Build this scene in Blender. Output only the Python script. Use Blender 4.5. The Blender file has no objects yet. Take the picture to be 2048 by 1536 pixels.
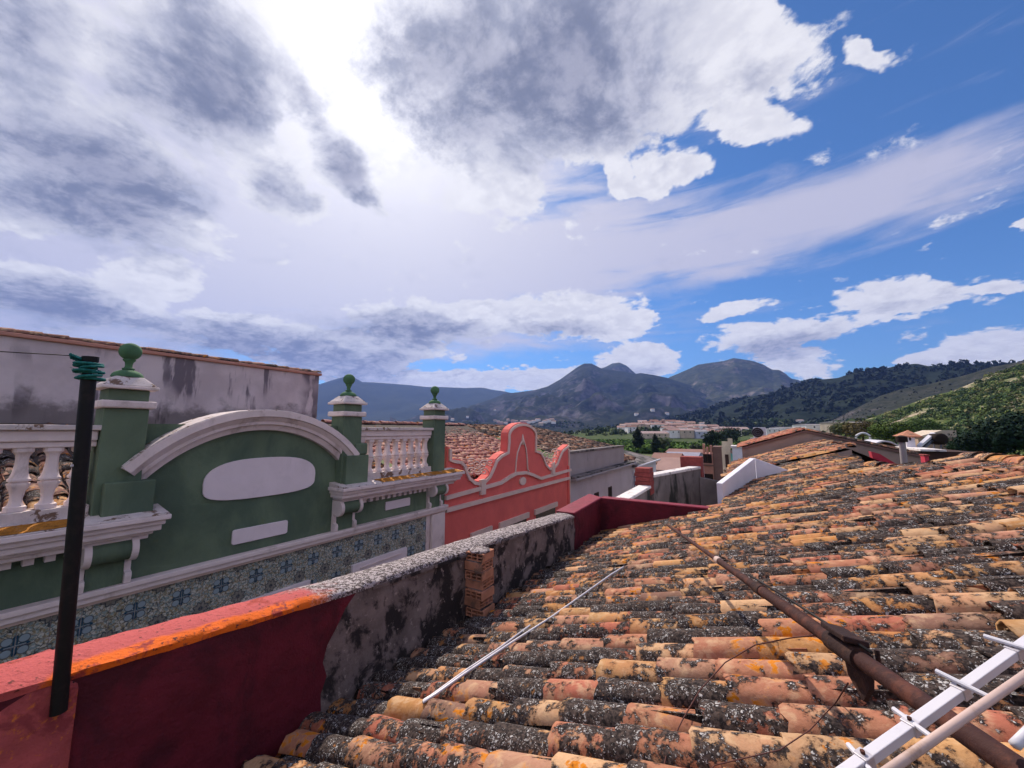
import bpy, math, random
import numpy as np
from mathutils import Vector, Matrix, noise as mnoise

# ------------------------------------------------------------------ camera
S = bpy.context.scene
C = S.collection
R = math.radians
F, CX, CY, VPX, HY = 750.0, 1024.0, 768.0, 1500.0, 861.0          # photograph in 2048 x 1536 pixels
pit = math.atan((HY - CY) / F)
yaw = math.atan(((VPX - CX) / F) / (math.cos(pit) + (HY - CY) / F * math.sin(pit)))
FH = np.array([-math.sin(yaw), math.cos(yaw), 0.0])               # the street runs along +Y, the eye is the origin
RT = np.array([math.cos(yaw), math.sin(yaw), 0.0])
UP = np.array([0, 0, 1.0])
FW = FH * math.cos(pit) + UP * math.sin(pit)
CU = UP * math.cos(pit) - FH * math.sin(pit)
cam_d = bpy.data.cameras.new('camera')
cam = bpy.data.objects.new('camera', cam_d)
C.objects.link(cam)
cam_d.sensor_width = 36.0
cam_d.lens = F / 2048 * 36.0
cam_d.clip_start, cam_d.clip_end = 0.05, 40000.0
m = Matrix.Identity(4)
for i in range(3):
    m[i][0], m[i][1], m[i][2] = RT[i], CU[i], -FW[i]
cam.matrix_world = m
S.camera = cam

# ------------------------------------------------------------------ light and exposure
SUN_AZ, SUN_EL = R(-55.4), R(46.0)                                # azimuth from +Y towards +X
sun_vec = Vector((math.sin(SUN_AZ) * math.cos(SUN_EL), math.cos(SUN_AZ) * math.cos(SUN_EL), math.sin(SUN_EL)))
sl = bpy.data.lights.new('sun', 'SUN')
sl.energy, sl.angle, sl.color = 5.0, R(0.6), (1.0, 0.90, 0.75)
so = bpy.data.objects.new('sun', sl)
C.objects.link(so)
so.rotation_euler = sun_vec.to_track_quat('Z', 'Y').to_euler()
S.view_settings.view_transform = 'Standard'
S.view_settings.look = 'None'
S.view_settings.gamma = 1.0
S.view_settings.use_curve_mapping = False
S.view_settings.exposure = 0.10
S.render.engine = 'CYCLES'
S.cycles.use_denoising = True
S.cycles.use_adaptive_sampling = True
S.cycles.adaptive_threshold = 0.03
S.cycles.max_bounces = 6
S.cycles.diffuse_bounces = 3
S.cycles.glossy_bounces = 2
S.cycles.transmission_bounces = 3
S.cycles.volume_bounces = 0
S.cycles.caustics_reflective = S.cycles.caustics_refractive = False


def ray(x, y):
    return FW + RT * ((x - CX) / F) - CU * ((y - CY) / F)
def onX(x, y, X):
    d = ray(x, y); return d * (X / d[0])
def onY(x, y, Y):
    d = ray(x, y); return d * (Y / d[1])
def onZ(x, y, Z):
    d = ray(x, y); return d * (Z / d[2])
RH, RS = 1.3, 0.32                                                # near roof: z = -RH + RS * x
def onroof(x, y, up=0.0):
    d = ray(x, y); return d * (-(RH - up) / (d[2] - RS * d[0]))
def at_depth(x, y, d):
    return ray(x, y) * d
def to_px(P):
    P = np.asarray(P, float); z = P @ FW
    return CX + F * (P @ RT) / z, CY - F * (P @ CU) / z, z


# ------------------------------------------------------------------ node helpers
def lin(h):
    h = h.lstrip('#')
    o = []
    for i in (0, 2, 4):
        v = int(h[i:i + 2], 16) / 255
        o.append(v / 12.92 if v <= 0.04045 else ((v + 0.055) / 1.055) ** 2.4)
    return (o[0], o[1], o[2], 1.0)
def col(c):
    if isinstance(c, str):
        return lin(c)
    return tuple(c) if len(c) == 4 else (c[0], c[1], c[2], 1.0)


class G:
    """small node-graph writer"""
    def __init__(s, nt):
        s.nt = nt
    def n(s, t, **kw):
        nd = s.nt.nodes.new(t)
        for k, v in kw.items():
            setattr(nd, k, v)
        return nd
    def put(s, sock, v):
        if hasattr(v, 'is_output') or isinstance(v, bpy.types.NodeSocket):
            s.nt.links.new(v, sock)
        elif v is not None:
            if sock.type == 'RGBA':
                sock.default_value = col(v)
            else:
                sock.default_value = v
    def math(s, op, a, b=None, c=None, clamp=False):
        nd = s.n('ShaderNodeMath', operation=op, use_clamp=clamp)
        s.put(nd.inputs[0], a)
        if b is not None: s.put(nd.inputs[1], b)
        if c is not None: s.put(nd.inputs[2], c)
        return nd.outputs[0]
    def vmath(s, op, a, b=None, scale=None):
        nd = s.n('ShaderNodeVectorMath', operation=op)
        s.put(nd.inputs[0], a)
        if b is not None: s.put(nd.inputs[1], b)
        if scale is not None: s.put(nd.inputs['Scale'], scale)
        return nd.outputs['Value'] if op in ('DOT_PRODUCT', 'LENGTH', 'DISTANCE') else nd.outputs[0]
    def mix(s, f, a, b, blend='MIX'):
        nd = s.n('ShaderNodeMix', data_type='RGBA', blend_type=blend)
        s.put(nd.inputs[0], f); s.put(nd.inputs[6], a); s.put(nd.inputs[7], b)
        return nd.outputs[2]
    def ss(s, v, lo, hi, a=0.0, b=1.0):
        nd = s.n('ShaderNodeMapRange', interpolation_type='SMOOTHSTEP')
        s.put(nd.inputs[0], v); s.put(nd.inputs[1], lo); s.put(nd.inputs[2], hi); s.put(nd.inputs[3], a); s.put(nd.inputs[4], b)
        return nd.outputs[0]
    def noise(s, vec, scale, detail=4.0, rough=0.55, dist=0.0, out=0, lac=2.0):
        nd = s.n('ShaderNodeTexNoise')
        if vec is not None: s.put(nd.inputs['Vector'], vec)
        nd.inputs['Scale'].default_value = scale; nd.inputs['Detail'].default_value = detail
        nd.inputs['Roughness'].default_value = rough; nd.inputs['Distortion'].default_value = dist
        nd.inputs['Lacunarity'].default_value = lac
        return nd.outputs[out]
    def vor(s, vec, scale, feature='F1', rand=1.0, out='Distance'):
        nd = s.n('ShaderNodeTexVoronoi', feature=feature)
        if vec is not None: s.put(nd.inputs['Vector'], vec)
        nd.inputs['Scale'].default_value = scale; nd.inputs['Randomness'].default_value = rand
        return nd.outputs[out]
    def mapping(s, vec, scale=(1, 1, 1), loc=(0, 0, 0), rot=(0, 0, 0), t='POINT'):
        nd = s.n('ShaderNodeMapping', vector_type=t)
        s.put(nd.inputs[0], vec)
        nd.inputs[1].default_value = loc; nd.inputs[2].default_value = rot; nd.inputs[3].default_value = scale
        return nd.outputs[0]
    def sep(s, v):
        nd = s.n('ShaderNodeSeparateXYZ'); s.put(nd.inputs[0], v); return nd.outputs
    def comb(s, x=0.0, y=0.0, z=0.0):
        nd = s.n('ShaderNodeCombineXYZ')
        for i, v in enumerate((x, y, z)): s.put(nd.inputs[i], v)
        return nd.outputs[0]
    def bump(s, h, strength=0.3, dist=0.01, normal=None):
        nd = s.n('ShaderNodeBump')
        nd.inputs['Strength'].default_value = strength; nd.inputs['Distance'].default_value = dist
        s.put(nd.inputs['Height'], h)
        if normal is not None: s.put(nd.inputs['Normal'], normal)
        return nd.outputs[0]


def material(name):
    m = bpy.data.materials.new(name)
    m.use_nodes = True
    g = G(m.node_tree)
    b = m.node_tree.nodes['Principled BSDF']
    b.inputs['Roughness'].default_value = 0.85
    b.inputs['Specular IOR Level'].default_value = 0.25
    return m, g, b
def pos(g):
    return g.n('ShaderNodeNewGeometry').outputs['Position']

# ------------------------------------------------------------------ sky: Nishita air with procedural clouds by direction
def build_world():
    w = bpy.data.worlds.new('World')
    S.world = w
    w.use_nodes = True
    nt = w.node_tree
    g = G(nt)
    bg = nt.nodes['Background']
    bg.inputs['Strength'].default_value = 0.1
    sky = g.n('ShaderNodeTexSky', sky_type='NISHITA')
    sky.sun_disc = False
    sky.sun_elevation = SUN_EL
    sky.sun_rotation = SUN_AZ
    sky.air_density, sky.dust_density, sky.ozone_density = 1.0, 0.4, 2.2
    P = g.vmath('NORMALIZE', g.n('ShaderNodeTexCoord').outputs['Generated'])
    right = g.vmath('DOT_PRODUCT', P, tuple(RT)); fwd = g.vmath('DOT_PRODUCT', P, tuple(FH))
    az = g.math('ARCTAN2', right, fwd)
    z = g.sep(P)[2]
    el = g.math('ARCSINE', z)
    A = g.comb(az, el, 0.0)

    def azel(x, y):
        d = ray(x, y)
        return np.array([math.atan2(d @ RT, d @ FH), math.atan2(d[2], math.hypot(d[0], d[1]))])
    def blobs(lst, vec):
        tot = None
        turned = {}
        for (x, y, rx, ry, rot, wt) in lst:
            if lst is cover and rx < 170: rx, ry, wt = rx * 1.12, ry * 1.15, max(wt, 1.0) * 1.15
            c0 = azel(x, y)
            J = np.stack([(azel(x + 2, y) - azel(x - 2, y)) / 4, (azel(x, y + 2) - azel(x, y - 2)) / 4], axis=1)
            th = R(rot)
            E = np.array([[math.cos(th), -math.sin(th)], [math.sin(th), math.cos(th)]]) @ np.diag([rx, ry])
            U, sg, _ = np.linalg.svd(J @ E)
            a = math.degrees(math.atan2(U[1, 0], U[0, 0])) % 180
            q = int(round(a / 12.0)) % 15                          # ellipse axis, in steps of 12 degrees
            if q not in turned:
                turned[q] = vec if q == 0 else g.mapping(vec, rot=(0, 0, -R(q * 12)))
            cq, sq = math.cos(R(q * 12)), math.sin(R(q * 12))
            ctr = (c0[0] * cq + c0[1] * sq, -c0[0] * sq + c0[1] * cq)
            nd = g.n('ShaderNodeVectorMath', operation='MULTIPLY_ADD')
            nt.links.new(turned[q], nd.inputs[0])
            nd.inputs[1].default_value = (1 / sg[0], 1 / sg[1], 0)
            nd.inputs[2].default_value = (-ctr[0] / sg[0], -ctr[1] / sg[1], 0)
            gr = g.n('ShaderNodeTexGradient', gradient_type='SPHERICAL')
            nt.links.new(nd.outputs[0], gr.inputs[0])
            tot = g.math('MULTIPLY_ADD', gr.outputs['Fac'], wt, tot if tot is not None else 0.0)
        return tot
    # noise domain: finer towards the horizon, as for clouds farther away
    dom = g.vmath('SCALE', P, scale=g.math('DIVIDE', 1.0, g.math('ADD', z, 0.30)))
    warp = g.noise(dom, 2.2, 2, 0.5, out=1)
    domw = g.vmath('ADD', dom, g.vmath('SCALE', g.vmath('SUBTRACT', warp, (0.5, 0.5, 0.5)), scale=0.16))
    fb = g.noise(domw, 8.0, 7, 0.62)
    sundir = Vector(sun_vec)
    dom2 = g.vmath('ADD', domw, tuple(sundir * 0.03))
    fb2 = g.noise(dom2, 8.0, 7, 0.66)
    pvn = g.n('ShaderNodeTexVoronoi', feature='F1', normalize=True)
    nt.links.new(domw, pvn.inputs['Vector']); pvn.inputs['Scale'].default_value = 11.0; pvn.inputs['Detail'].default_value = 2.0; pvn.inputs['Roughness'].default_value = 0.55
    puff = g.math('SUBTRACT', 1.0, pvn.outputs['Distance'])
    relief = g.math('SUBTRACT', fb, fb2)
    # warped directions make every cloud outline ragged
    wn = g.vmath('SUBTRACT', g.noise(dom, 4.5, 5, 0.6, out=1), (0.5, 0.5, 0.5))
    wa = g.math('MULTIPLY_ADD', g.math('MAXIMUM', z, 0.0), 0.17, 0.035)
    Aw = g.vmath('ADD', A, g.vmath('SCALE', g.vmath('MULTIPLY', wn, (1.0, 0.8, 0.0)), scale=wa))

    cover = [
        (1060, 110, 330, 250, 0, 1.5), (1300, 120, 260, 180, -12, 1.2), (1480, 110, 120, 150, -40, 1.0), (960, 240, 220, 150, 15, 1.0),
        (1180, 285, 130, 70, 12, 0.8), (990, 390, 150, 75, 8, 0.9), (1420, 20, 110, 90, 0, 0.8),
        (1355, 325, 95, 52, 5, 1.15), (1238, 360, 38, 40, 0, 0.8), (1285, 378, 60, 32, 0, 0.8), (1495, 252, 110, 45, 8, 0.75), (1722, 98, 58, 36, 15, 0.8),
        (400, 130, 240, 190, 35, 1.2), (480, 200, 170, 130, 30, 0.9), (190, 320, 330, 150, 27, 1.3), (260, 440, 330, 75, 14, 1.1), (60, 60, 230, 160, 20, 0.9),
        (30, 430, 250, 60, 10, 0.8), (690, 330, 55, 150, -38, 1.2), (560, 370, 130, 90, 25, 0.65), (640, 190, 55, 150, -28, 0.6), (780, 310, 60, 70, 0, 0.6),
        (800, 130, 120, 130, 0, 0.6),
        (110, 590, 300, 75, 8, 1.2), (310, 560, 110, 60, 0, 0.8), (500, 665, 240, 54, 3, 1.2), (760, 695, 200, 48, 3, 1.1), (890, 640, 210, 54, 2, 1.3),
        (1140, 630, 150, 52, 2, 1.4), (1250, 652, 70, 30, 0, 0.9), (680, 735, 200, 50, 0, 1.0), (1060, 758, 260, 30, -3, 1.25), (1278, 722, 95, 42, 0, 1.25), (860, 768, 200, 26, 0, 1.0),
        (1560, 668, 200, 48, -4, 1.2), (1800, 598, 140, 40, -6, 1.2), (1590, 728, 120, 34, 0, 1.0), (1900, 722, 210, 34, -3, 1.1), (2000, 690, 110, 50, 0, 1.0),
        (2045, 456, 50, 18, -10, 0.9), (1990, 573, 65, 14, -6, 0.9), (1460, 622, 90, 16, -6, 0.7), (2300, 640, 260, 60, 0, 1.1), (-300, 480, 330, 120, 20, 1.2), (-250, 250, 300, 150, 20, 1.1)]
    dark = [
        (1010, 150, 330, 270, 10, 1.25), (1220, 60, 230, 160, 0, 0.6), (1190, 210, 250, 130, 0, 0.75), (440, 170, 200, 160, 35, 1.1), (230, 350, 300, 100, 24, 1.15), (200, 445, 300, 60, 13, 0.95),
        (692, 345, 55, 120, -38, 1.2), (560, 380, 100, 70, 25, 0.8), (620, 190, 45, 110, -30, 0.5), (110, 610, 240, 58, 8, 1.2), (500, 690, 250, 55, 3, 1.2),
        (760, 720, 200, 36, 3, 0.9), (830, 662, 220, 42, 2, 1.2), (1110, 658, 130, 30, 2, 0.9), (1580, 690, 170, 34, -4, 1.0), (30, 60, 200, 160, 20, 0.8), (690, 755, 180, 40, 0, 0.9),
        (1280, 742, 80, 18, 0, 0.6), (1790, 612, 90, 16, -6, 0.4), (-300, 500, 300, 90, 20, 1.0), (1900, 735, 150, 16, 0, 0.4), (1490, 160, 90, 60, 0, 0.3), (120, 340, 480, 250, 22, 0.45), (380, 150, 330, 230, 30, 0.4), (60, 640, 420, 90, 0, 0.35), (600, 690, 420, 90, 0, 0.35)]
    veil = [(640, 360, 1050, 560, 8, 1.7), (700, 120, 360, 330, 0, 0.8), (1330, 490, 620, 120, -5, 1.05), (1640, 440, 470, 105, -12, 0.6), (900, 600, 600, 120, 0, 0.5), (1450, 520, 340, 46, -3, 0.3),
            (150, 600, 500, 240, 0, 0.8), (1880, 330, 420, 130, -15, 0.28), (1100, 690, 420, 40, 0, 0.4), (1500, 615, 170, 26, -8, 0.35), (-500, 300, 900, 600, 0, 1.2)]
    B = blobs(cover, Aw); D = blobs(dark, Aw); V = blobs(veil, g.vmath('ADD', A, g.vmath('MULTIPLY', wn, (0.30, 0.05, 0.0))))
    # the broken cloud goes on all round, outside the picture too
    beyond = g.ss(g.vmath('DOT_PRODUCT', P, tuple(FW)), 0.50, 0.22)
    V = g.math('MULTIPLY_ADD', beyond, 0.75, V)
    B = g.math('MULTIPLY_ADD', g.math('MULTIPLY', beyond, g.ss(g.noise(dom, 1.6, 2), 0.40, 0.62)), 1.1, B)
    D = g.math('MULTIPLY_ADD', beyond, 0.22, D)
    # streaky high cloud
    st = g.noise(g.mapping(domw, scale=(1.1, 1.1, 3.2)), 1.7, 6, 0.55)
    st2 = g.noise(g.mapping(A, scale=(2.2, 15.0, 1.0), rot=(0, 0, R(-9))), 1.6, 6, 0.6, 0.6)
    Vd = g.math('ADD', V, g.math('ADD', g.math('MULTIPLY', g.math('SUBTRACT', st, 0.5), 0.9), g.math('MULTIPLY', g.math('SUBTRACT', st2, 0.5), 1.5)))
    veil_a = g.math('MULTIPLY', g.ss(Vd, 0.10, 1.0), 0.93)
    dens = g.math('ADD', g.math('ADD', B, g.math('MULTIPLY', g.math('SUBTRACT', fb, 0.5), 1.9)), g.math('MULTIPLY', g.math('SUBTRACT', puff, 0.60), 0.9))
    cum_a = g.ss(dens, 0.29, 0.56)
    dk = g.math('ADD', D, g.math('ADD', g.math('MULTIPLY', g.math('SUBTRACT', fb2, 0.5), 1.7), g.math('MULTIPLY', g.math('SUBTRACT', 0.62, puff), 0.35)))
    grey = g.ss(dk, 0.05, 0.70)
    thin = g.ss(dens, 0.30, 0.95)
    sd = g.vmath('DOT_PRODUCT', P, tuple(sun_vec))
    glow = g.math('POWER', g.math('MAXIMUM', sd, 0.0), 45.0)
    glow2 = g.math('POWER', g.math('MAXIMUM', sd, 0.0), 7.0)
    relief = g.math('ADD', relief, g.math('MULTIPLY', g.math('SUBTRACT', puff, 0.66), 0.55))
    lit = g.mix(g.ss(relief, -0.10, 0.17), (5.2, 5.2, 6.1), (9.2, 9.1, 9.4))
    lit = g.mix(g.math('MULTIPLY', thin, 0.35), (8.2, 8.1, 8.5), lit)
    lit = g.mix(g.math('MULTIPLY', g.ss(D, 0.04, 0.55), 0.6), lit, (4.9, 5.0, 5.9))
    body = g.mix(g.ss(relief, -0.12, 0.18), (2.0, 2.2, 3.1), (3.7, 3.75, 4.7))
    body = g.mix(g.ss(dk, 0.30, 1.25), g.mix(g.ss(relief, -0.12, 0.18), (4.2, 4.35, 5.4), (5.6, 5.6, 6.5)), body)
    cum = g.mix(grey, lit, body)
    veil_c = g.mix(g.math('MINIMUM', g.math('MULTIPLY', glow2, 1.2), 1.0), (5.7, 5.55, 6.8), (8.6, 8.3, 8.8))
    veil_c = g.mix(g.math('MULTIPLY', g.ss(dk, 0.0, 1.1), 0.75), veil_c, (3.1, 3.3, 4.3))
    blue = g.mix(1.0, sky.outputs[0], (0.47, 0.80, 1.16), 'MULTIPLY')
    c = g.mix(veil_a, blue, veil_c)
    c = g.mix(cum_a, c, cum)
    add = g.mix(g.math('MULTIPLY', glow, g.math('SUBTRACT', 1.0, g.math('MULTIPLY', g.math('MULTIPLY', cum_a, grey), 0.85))), (0, 0, 0), (4.2, 4.1, 3.9))
    c = g.mix(1.0, c, add, 'ADD')
    nt.links.new(c, bg.inputs['Color'])
    w.cycles.sampling_method = 'NONE'
build_world()

# ------------------------------------------------------------------ mesh helpers
rnd = random.Random(11)
EMPTY_LOC = {}
def tag(o, label, cat, group=None):
    o['label'] = label; o['category'] = cat
    if group: o['group'] = group
    return o
def thing(name, label, cat, loc, group=None):
    o = bpy.data.objects.new(name, None)
    C.objects.link(o)
    o.location = Vector([float(v) for v in loc])
    o.empty_display_size = 0.2
    EMPTY_LOC[o.name] = np.array([float(v) for v in loc])
    return tag(o, label, cat, group)


class MB:
    """collects vertices and faces in world coordinates"""
    def __init__(s):
        s.v, s.f = [], []
    def add(s, vs, fs):
        o = len(s.v)
        s.v += [tuple(float(a) for a in p) for p in vs]
        s.f += [tuple(i + o for i in f) for f in fs]
        return s
    def box(s, a, b):
        (x0, y0, z0), (x1, y1, z1) = a, b
        v = [(x0, y0, z0), (x1, y0, z0), (x1, y1, z0), (x0, y1, z0), (x0, y0, z1), (x1, y0, z1), (x1, y1, z1), (x0, y1, z1)]
        return s.add(v, [(3, 2, 1, 0), (4, 5, 6, 7), (0, 1, 5, 4), (1, 2, 6, 5), (2, 3, 7, 6), (3, 0, 4, 7)])
    def hexa(s, v):
        """eight corners: bottom four, then top four"""
        return s.add(v, [(3, 2, 1, 0), (4, 5, 6, 7), (0, 1, 5, 4), (1, 2, 6, 5), (2, 3, 7, 6), (3, 0, 4, 7)])
    def prism(s, poly, off):
        """closed polygon of 3-D points pushed along off"""
        n = len(poly)
        off = np.asarray(off, float)
        v = [np.asarray(p, float) for p in poly] + [np.asarray(p, float) + off for p in poly]
        f = [tuple(range(n)), tuple(range(2 * n - 1, n - 1, -1))] + [(i, i + n, (i + 1) % n + n, (i + 1) % n) for i in range(n)]
        return s.add(v, f)
    def loft(s, rings, closed=True, caps=True):
        n = len(rings[0])
        v = [p for r_ in rings for p in r_]
        f = []
        for k in range(len(rings) - 1):
            for i in range(n if closed else n - 1):
                j = (i + 1) % n
                f.append((k * n + i, k * n + j, (k + 1) * n + j, (k + 1) * n + i))
        if caps and closed:
            f.append(tuple(reversed(range(n)))); f.append(tuple((len(rings) - 1) * n + i for i in range(n)))
        return s.add(v, f)
    def lathe(s, c, prof, n=16, rot=0.0):
        rings = [[(c[0] + r_ * math.cos(rot + 2 * math.pi * i / n), c[1] + r_ * math.sin(rot + 2 * math.pi * i / n), c[2] + z) for i in range(n)] for r_, z in prof]
        return s.loft(rings)
    def tube(s, pts, rad, n=8):
        pts = [np.asarray(p, float) for p in pts]
        rad = rad if hasattr(rad, '__len__') else [rad] * len(pts)
        rings = []
        ref = np.array([0.3, 0.2, 0.93])
        for k, p in enumerate(pts):
            d = pts[min(k + 1, len(pts) - 1)] - pts[max(k - 1, 0)]
            d = d / (np.linalg.norm(d) + 1e-9)
            a = np.cross(d, ref)
            if np.linalg.norm(a) < 0.1: a = np.cross(d, np.array([1.0, 0, 0]))
            a /= np.linalg.norm(a); b = np.cross(d, a); ref = np.cross(a, d) if False else ref
            rings.append([p + rad[k] * (a * math.cos(2 * math.pi * i / n) + b * math.sin(2 * math.pi * i / n)) for i in range(n)])
        return s.loft(rings)
    def build(s, name, mat, parent=None, smooth=False, bevel=0.0, recalc=True, auto=None):
        import bmesh
        org = np.zeros(3)
        p = parent
        while p is not None:
            if p.name in EMPTY_LOC: org = EMPTY_LOC[p.name]
            p = p.parent
        if parent is None:
            a = np.array(s.v); org = np.array([(a[:, 0].min() + a[:, 0].max()) / 2, (a[:, 1].min() + a[:, 1].max()) / 2, a[:, 2].min()])
        me = bpy.data.meshes.new(name)
        me.from_pydata([tuple(np.array(v) - org) for v in s.v], [], s.f)
        if recalc:
            bm = bmesh.new(); bm.from_mesh(me); bmesh.ops.recalc_face_normals(bm, faces=bm.faces); bm.to_mesh(me); bm.free()
        o = bpy.data.objects.new(name, me)
        C.objects.link(o)
        if parent is not None: o.parent = parent
        else:
            o.location = org
            EMPTY_LOC[o.name] = org
        if mat: me.materials.append(mat)
        if smooth:
            me.shade_smooth()
            if auto:
                try: me.set_sharp_from_angle(angle=R(auto))
                except Exception: pass
        if bevel > 0:
            md = o.modifiers.new('bevel', 'BEVEL'); md.width = bevel; md.segments = 2; md.limit_method = 'ANGLE'; md.angle_limit = R(40)
        return o
def arrays(name, V, Fq, mat, parent=None, colors=None, smooth=False, org=(0, 0, 0)):
    """one mesh from numpy quads; colors: one RGBA for each vertex"""
    me = bpy.data.meshes.new(name)
    V = np.asarray(V, np.float32) - np.asarray(org, np.float32); Fq = np.asarray(Fq, np.int32)
    k = Fq.shape[1]
    me.vertices.add(len(V)); me.vertices.foreach_set('co', V.ravel())
    me.loops.add(Fq.size); me.loops.foreach_set('vertex_index', Fq.ravel())
    me.polygons.add(len(Fq)); me.polygons.foreach_set('loop_start', np.arange(0, Fq.size, k, dtype=np.int32))
    me.update(calc_edges=True)
    if colors is not None:
        at = me.color_attributes.new('tc', 'FLOAT_COLOR', 'POINT')
        at.data.foreach_set('color', np.asarray(colors, np.float32).ravel())
    if smooth: me.shade_smooth()
    me.materials.append(mat)
    o = bpy.data.objects.new(name, me)
    C.objects.link(o)
    if parent is not None: o.parent = parent
    else: o.location = org
    return o
def structure(o):
    o['kind'] = 'structure'; return o
def stuff(o, label=None, cat=None):
    o['kind'] = 'stuff'
    if label: o['label'] = label
    if cat: o['category'] = cat
    return o

# ------------------------------------------------------------------ materials
def plaster(name, base, stain=None, amt=0.5, lo=0.5, hi=0.7, scale=1.2, streak=0.0, bump=0.25, rough=0.88, var=0.12, fine=14.0, stain2=None, s2lo=0.6, s2hi=0.7):
    m, g, b = material(name)
    p = pos(g)
    c = g.mix(g.ss(g.noise(p, scale * 1.7, 5), 0.3, 0.7), tuple(v * (1 - var) for v in col(base)[:3]), tuple(min(1, v * (1 + var)) for v in col(base)[:3]))
    if stain is not None:
        pv = g.mapping(p, scale=(1, 1, 1 - 0.8 * streak)) if streak else p
        nz = g.noise(pv, scale, 8, 0.66, 0.4)
        c = g.mix(g.math('MULTIPLY', g.ss(nz, lo, hi), amt), c, stain)
    if stain2 is not None:
        c = g.mix(g.ss(g.noise(p, scale * 4.3, 8, 0.7, 0.2), s2lo, s2hi), c, stain2)
    g.put(b.inputs['Base Color'], c)
    b.inputs['Roughness'].default_value = rough
    h = g.math('ADD', g.noise(p, fine, 6, 0.65), g.math('MULTIPLY', g.noise(p, fine * 6, 3), 0.3))
    g.put(b.inputs['Normal'], g.bump(h, bump, 0.02))
    return m

def tile_material(name, mode, dark=1.0):
    """weathered clay: colour and lichen share come from the object (mode o) or a colour attribute (mode a)"""
    m, g, b = material(name)
    if mode == 'o':
        oi = g.n('ShaderNodeObjectInfo'); tc = oi.outputs['Color']; am = oi.outputs['Alpha']
    else:
        at = g.n('ShaderNodeAttribute', attribute_name='tc'); tc = at.outputs['Color']; am = at.outputs['Alpha']
    p = pos(g)
    n1 = g.noise(p, 10.0, 6, 0.66, 0.3)
    n2 = g.noise(p, 28.0, 5, 0.7)
    n3 = g.noise(g.vmath('ADD', p, (7.3, 1.1, 4.0)), 11.0, 5, 0.6, 0.5)
    big = g.noise(p, 1.7, 3, 0.5)
    c = g.mix(g.ss(n2, 0.35, 0.7), g.mix(1.0, tc, (0.82, 0.78, 0.74), 'MULTIPLY'), tc)
    hue = g.noise(g.vmath('ADD', p, (1.0, 5.0, 2.0)), 4.5, 4, 0.6)
    c = g.mix(g.math('MULTIPLY', g.ss(hue, 0.42, 0.62), 0.45), c, g.mix(1.0, tc, (0.95, 0.70, 0.72), 'MULTIPLY'))
    # ochre bleaching
    c = g.mix(g.math('MULTIPLY', g.ss(n3, 0.46, 0.66), 0.55), c, (0.62, 0.42, 0.26))
    # orange lichen
    of = g.math('ADD', n3, g.math('MULTIPLY', g.math('SUBTRACT', n2, 0.5), 0.35))
    oc = g.noise(g.vmath('ADD', p, (3.0, 9.0, 1.0)), 2.3, 2, 0.5)
    c = g.mix(g.math('MULTIPLY', g.ss(of, 0.54, 0.60), g.ss(oc, 0.50, 0.60)), c, (0.56, 0.185, 0.014))
    # black crust: patches set by the tile's own share
    lf = g.math('ADD', g.math('ADD', g.math('MULTIPLY', g.math('SUBTRACT', g.math('MULTIPLY', n1, 1.5), 0.25), 0.58), g.math('MULTIPLY', g.math('SUBTRACT', g.math('MULTIPLY', n2, 1.3), 0.15), 0.42)), g.math('MULTIPLY', g.math('SUBTRACT', am, 0.5), 0.48))
    lf = g.math('ADD', lf, g.math('MULTIPLY', g.math('SUBTRACT', big, 0.5), 0.70))
    lf = g.math('ADD', lf, g.math('MULTIPLY', g.math('SUBTRACT', 0.42, g.vor(g.vmath('ADD', p, g.vmath('SCALE', g.noise(p, 20, 3, out=1), scale=0.06)), 15.0)), 0.22))
    c = g.mix(g.math('MULTIPLY', g.ss(lf, 0.40, 0.52), 0.5), c, g.mix(1.0, c, (0.42, 0.36, 0.34), 'MULTIPLY'))
    crust = g.ss(lf, 0.50, 0.57)
    crust_c = g.mix(g.ss(g.noise(p, 60, 3, 0.6), 0.35, 0.7), (0.016, 0.012, 0.013), (0.095, 0.068, 0.060))
    c = g.mix(crust, c, crust_c)
    # pale lichen rosettes growing on the crust
    pw = g.vmath('ADD', p, g.vmath('SCALE', g.noise(p, 45, 2, out=1), scale=0.03))
    v1 = g.vor(pw, 46.0); v2 = g.vor(pw, 95.0)
    sel = g.noise(p, 19.0, 3, 0.6)
    spot = g.math('MAXIMUM', g.math('MULTIPLY', g.ss(v1, 0.36, 0.26), g.ss(sel, 0.50, 0.56)), g.math('MULTIPLY', g.ss(v2, 0.34, 0.24), g.ss(sel, 0.44, 0.52)))
    spot = g.math('MULTIPLY', spot, g.ss(lf, 0.50, 0.60))
    c = g.mix(spot, c, g.mix(g.ss(n2, 0.4, 0.65), (0.30, 0.28, 0.27), (0.56, 0.53, 0.53)))
    if dark != 1.0: c = g.mix(1.0, c, (dark, dark, dark), 'MULTIPLY')
    g.put(b.inputs['Base Color'], c)
    b.inputs['Roughness'].default_value = 0.92
    b.inputs['Specular IOR Level'].default_value = 0.15
    h = g.math('ADD', g.math('MULTIPLY', crust, 0.6), g.math('ADD', g.math('MULTIPLY', n2, 0.5), g.math('MULTIPLY', spot, 0.35)))
    g.put(b.inputs['Normal'], g.bump(h, 0.7, 0.012))
    return m

M = {}
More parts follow.
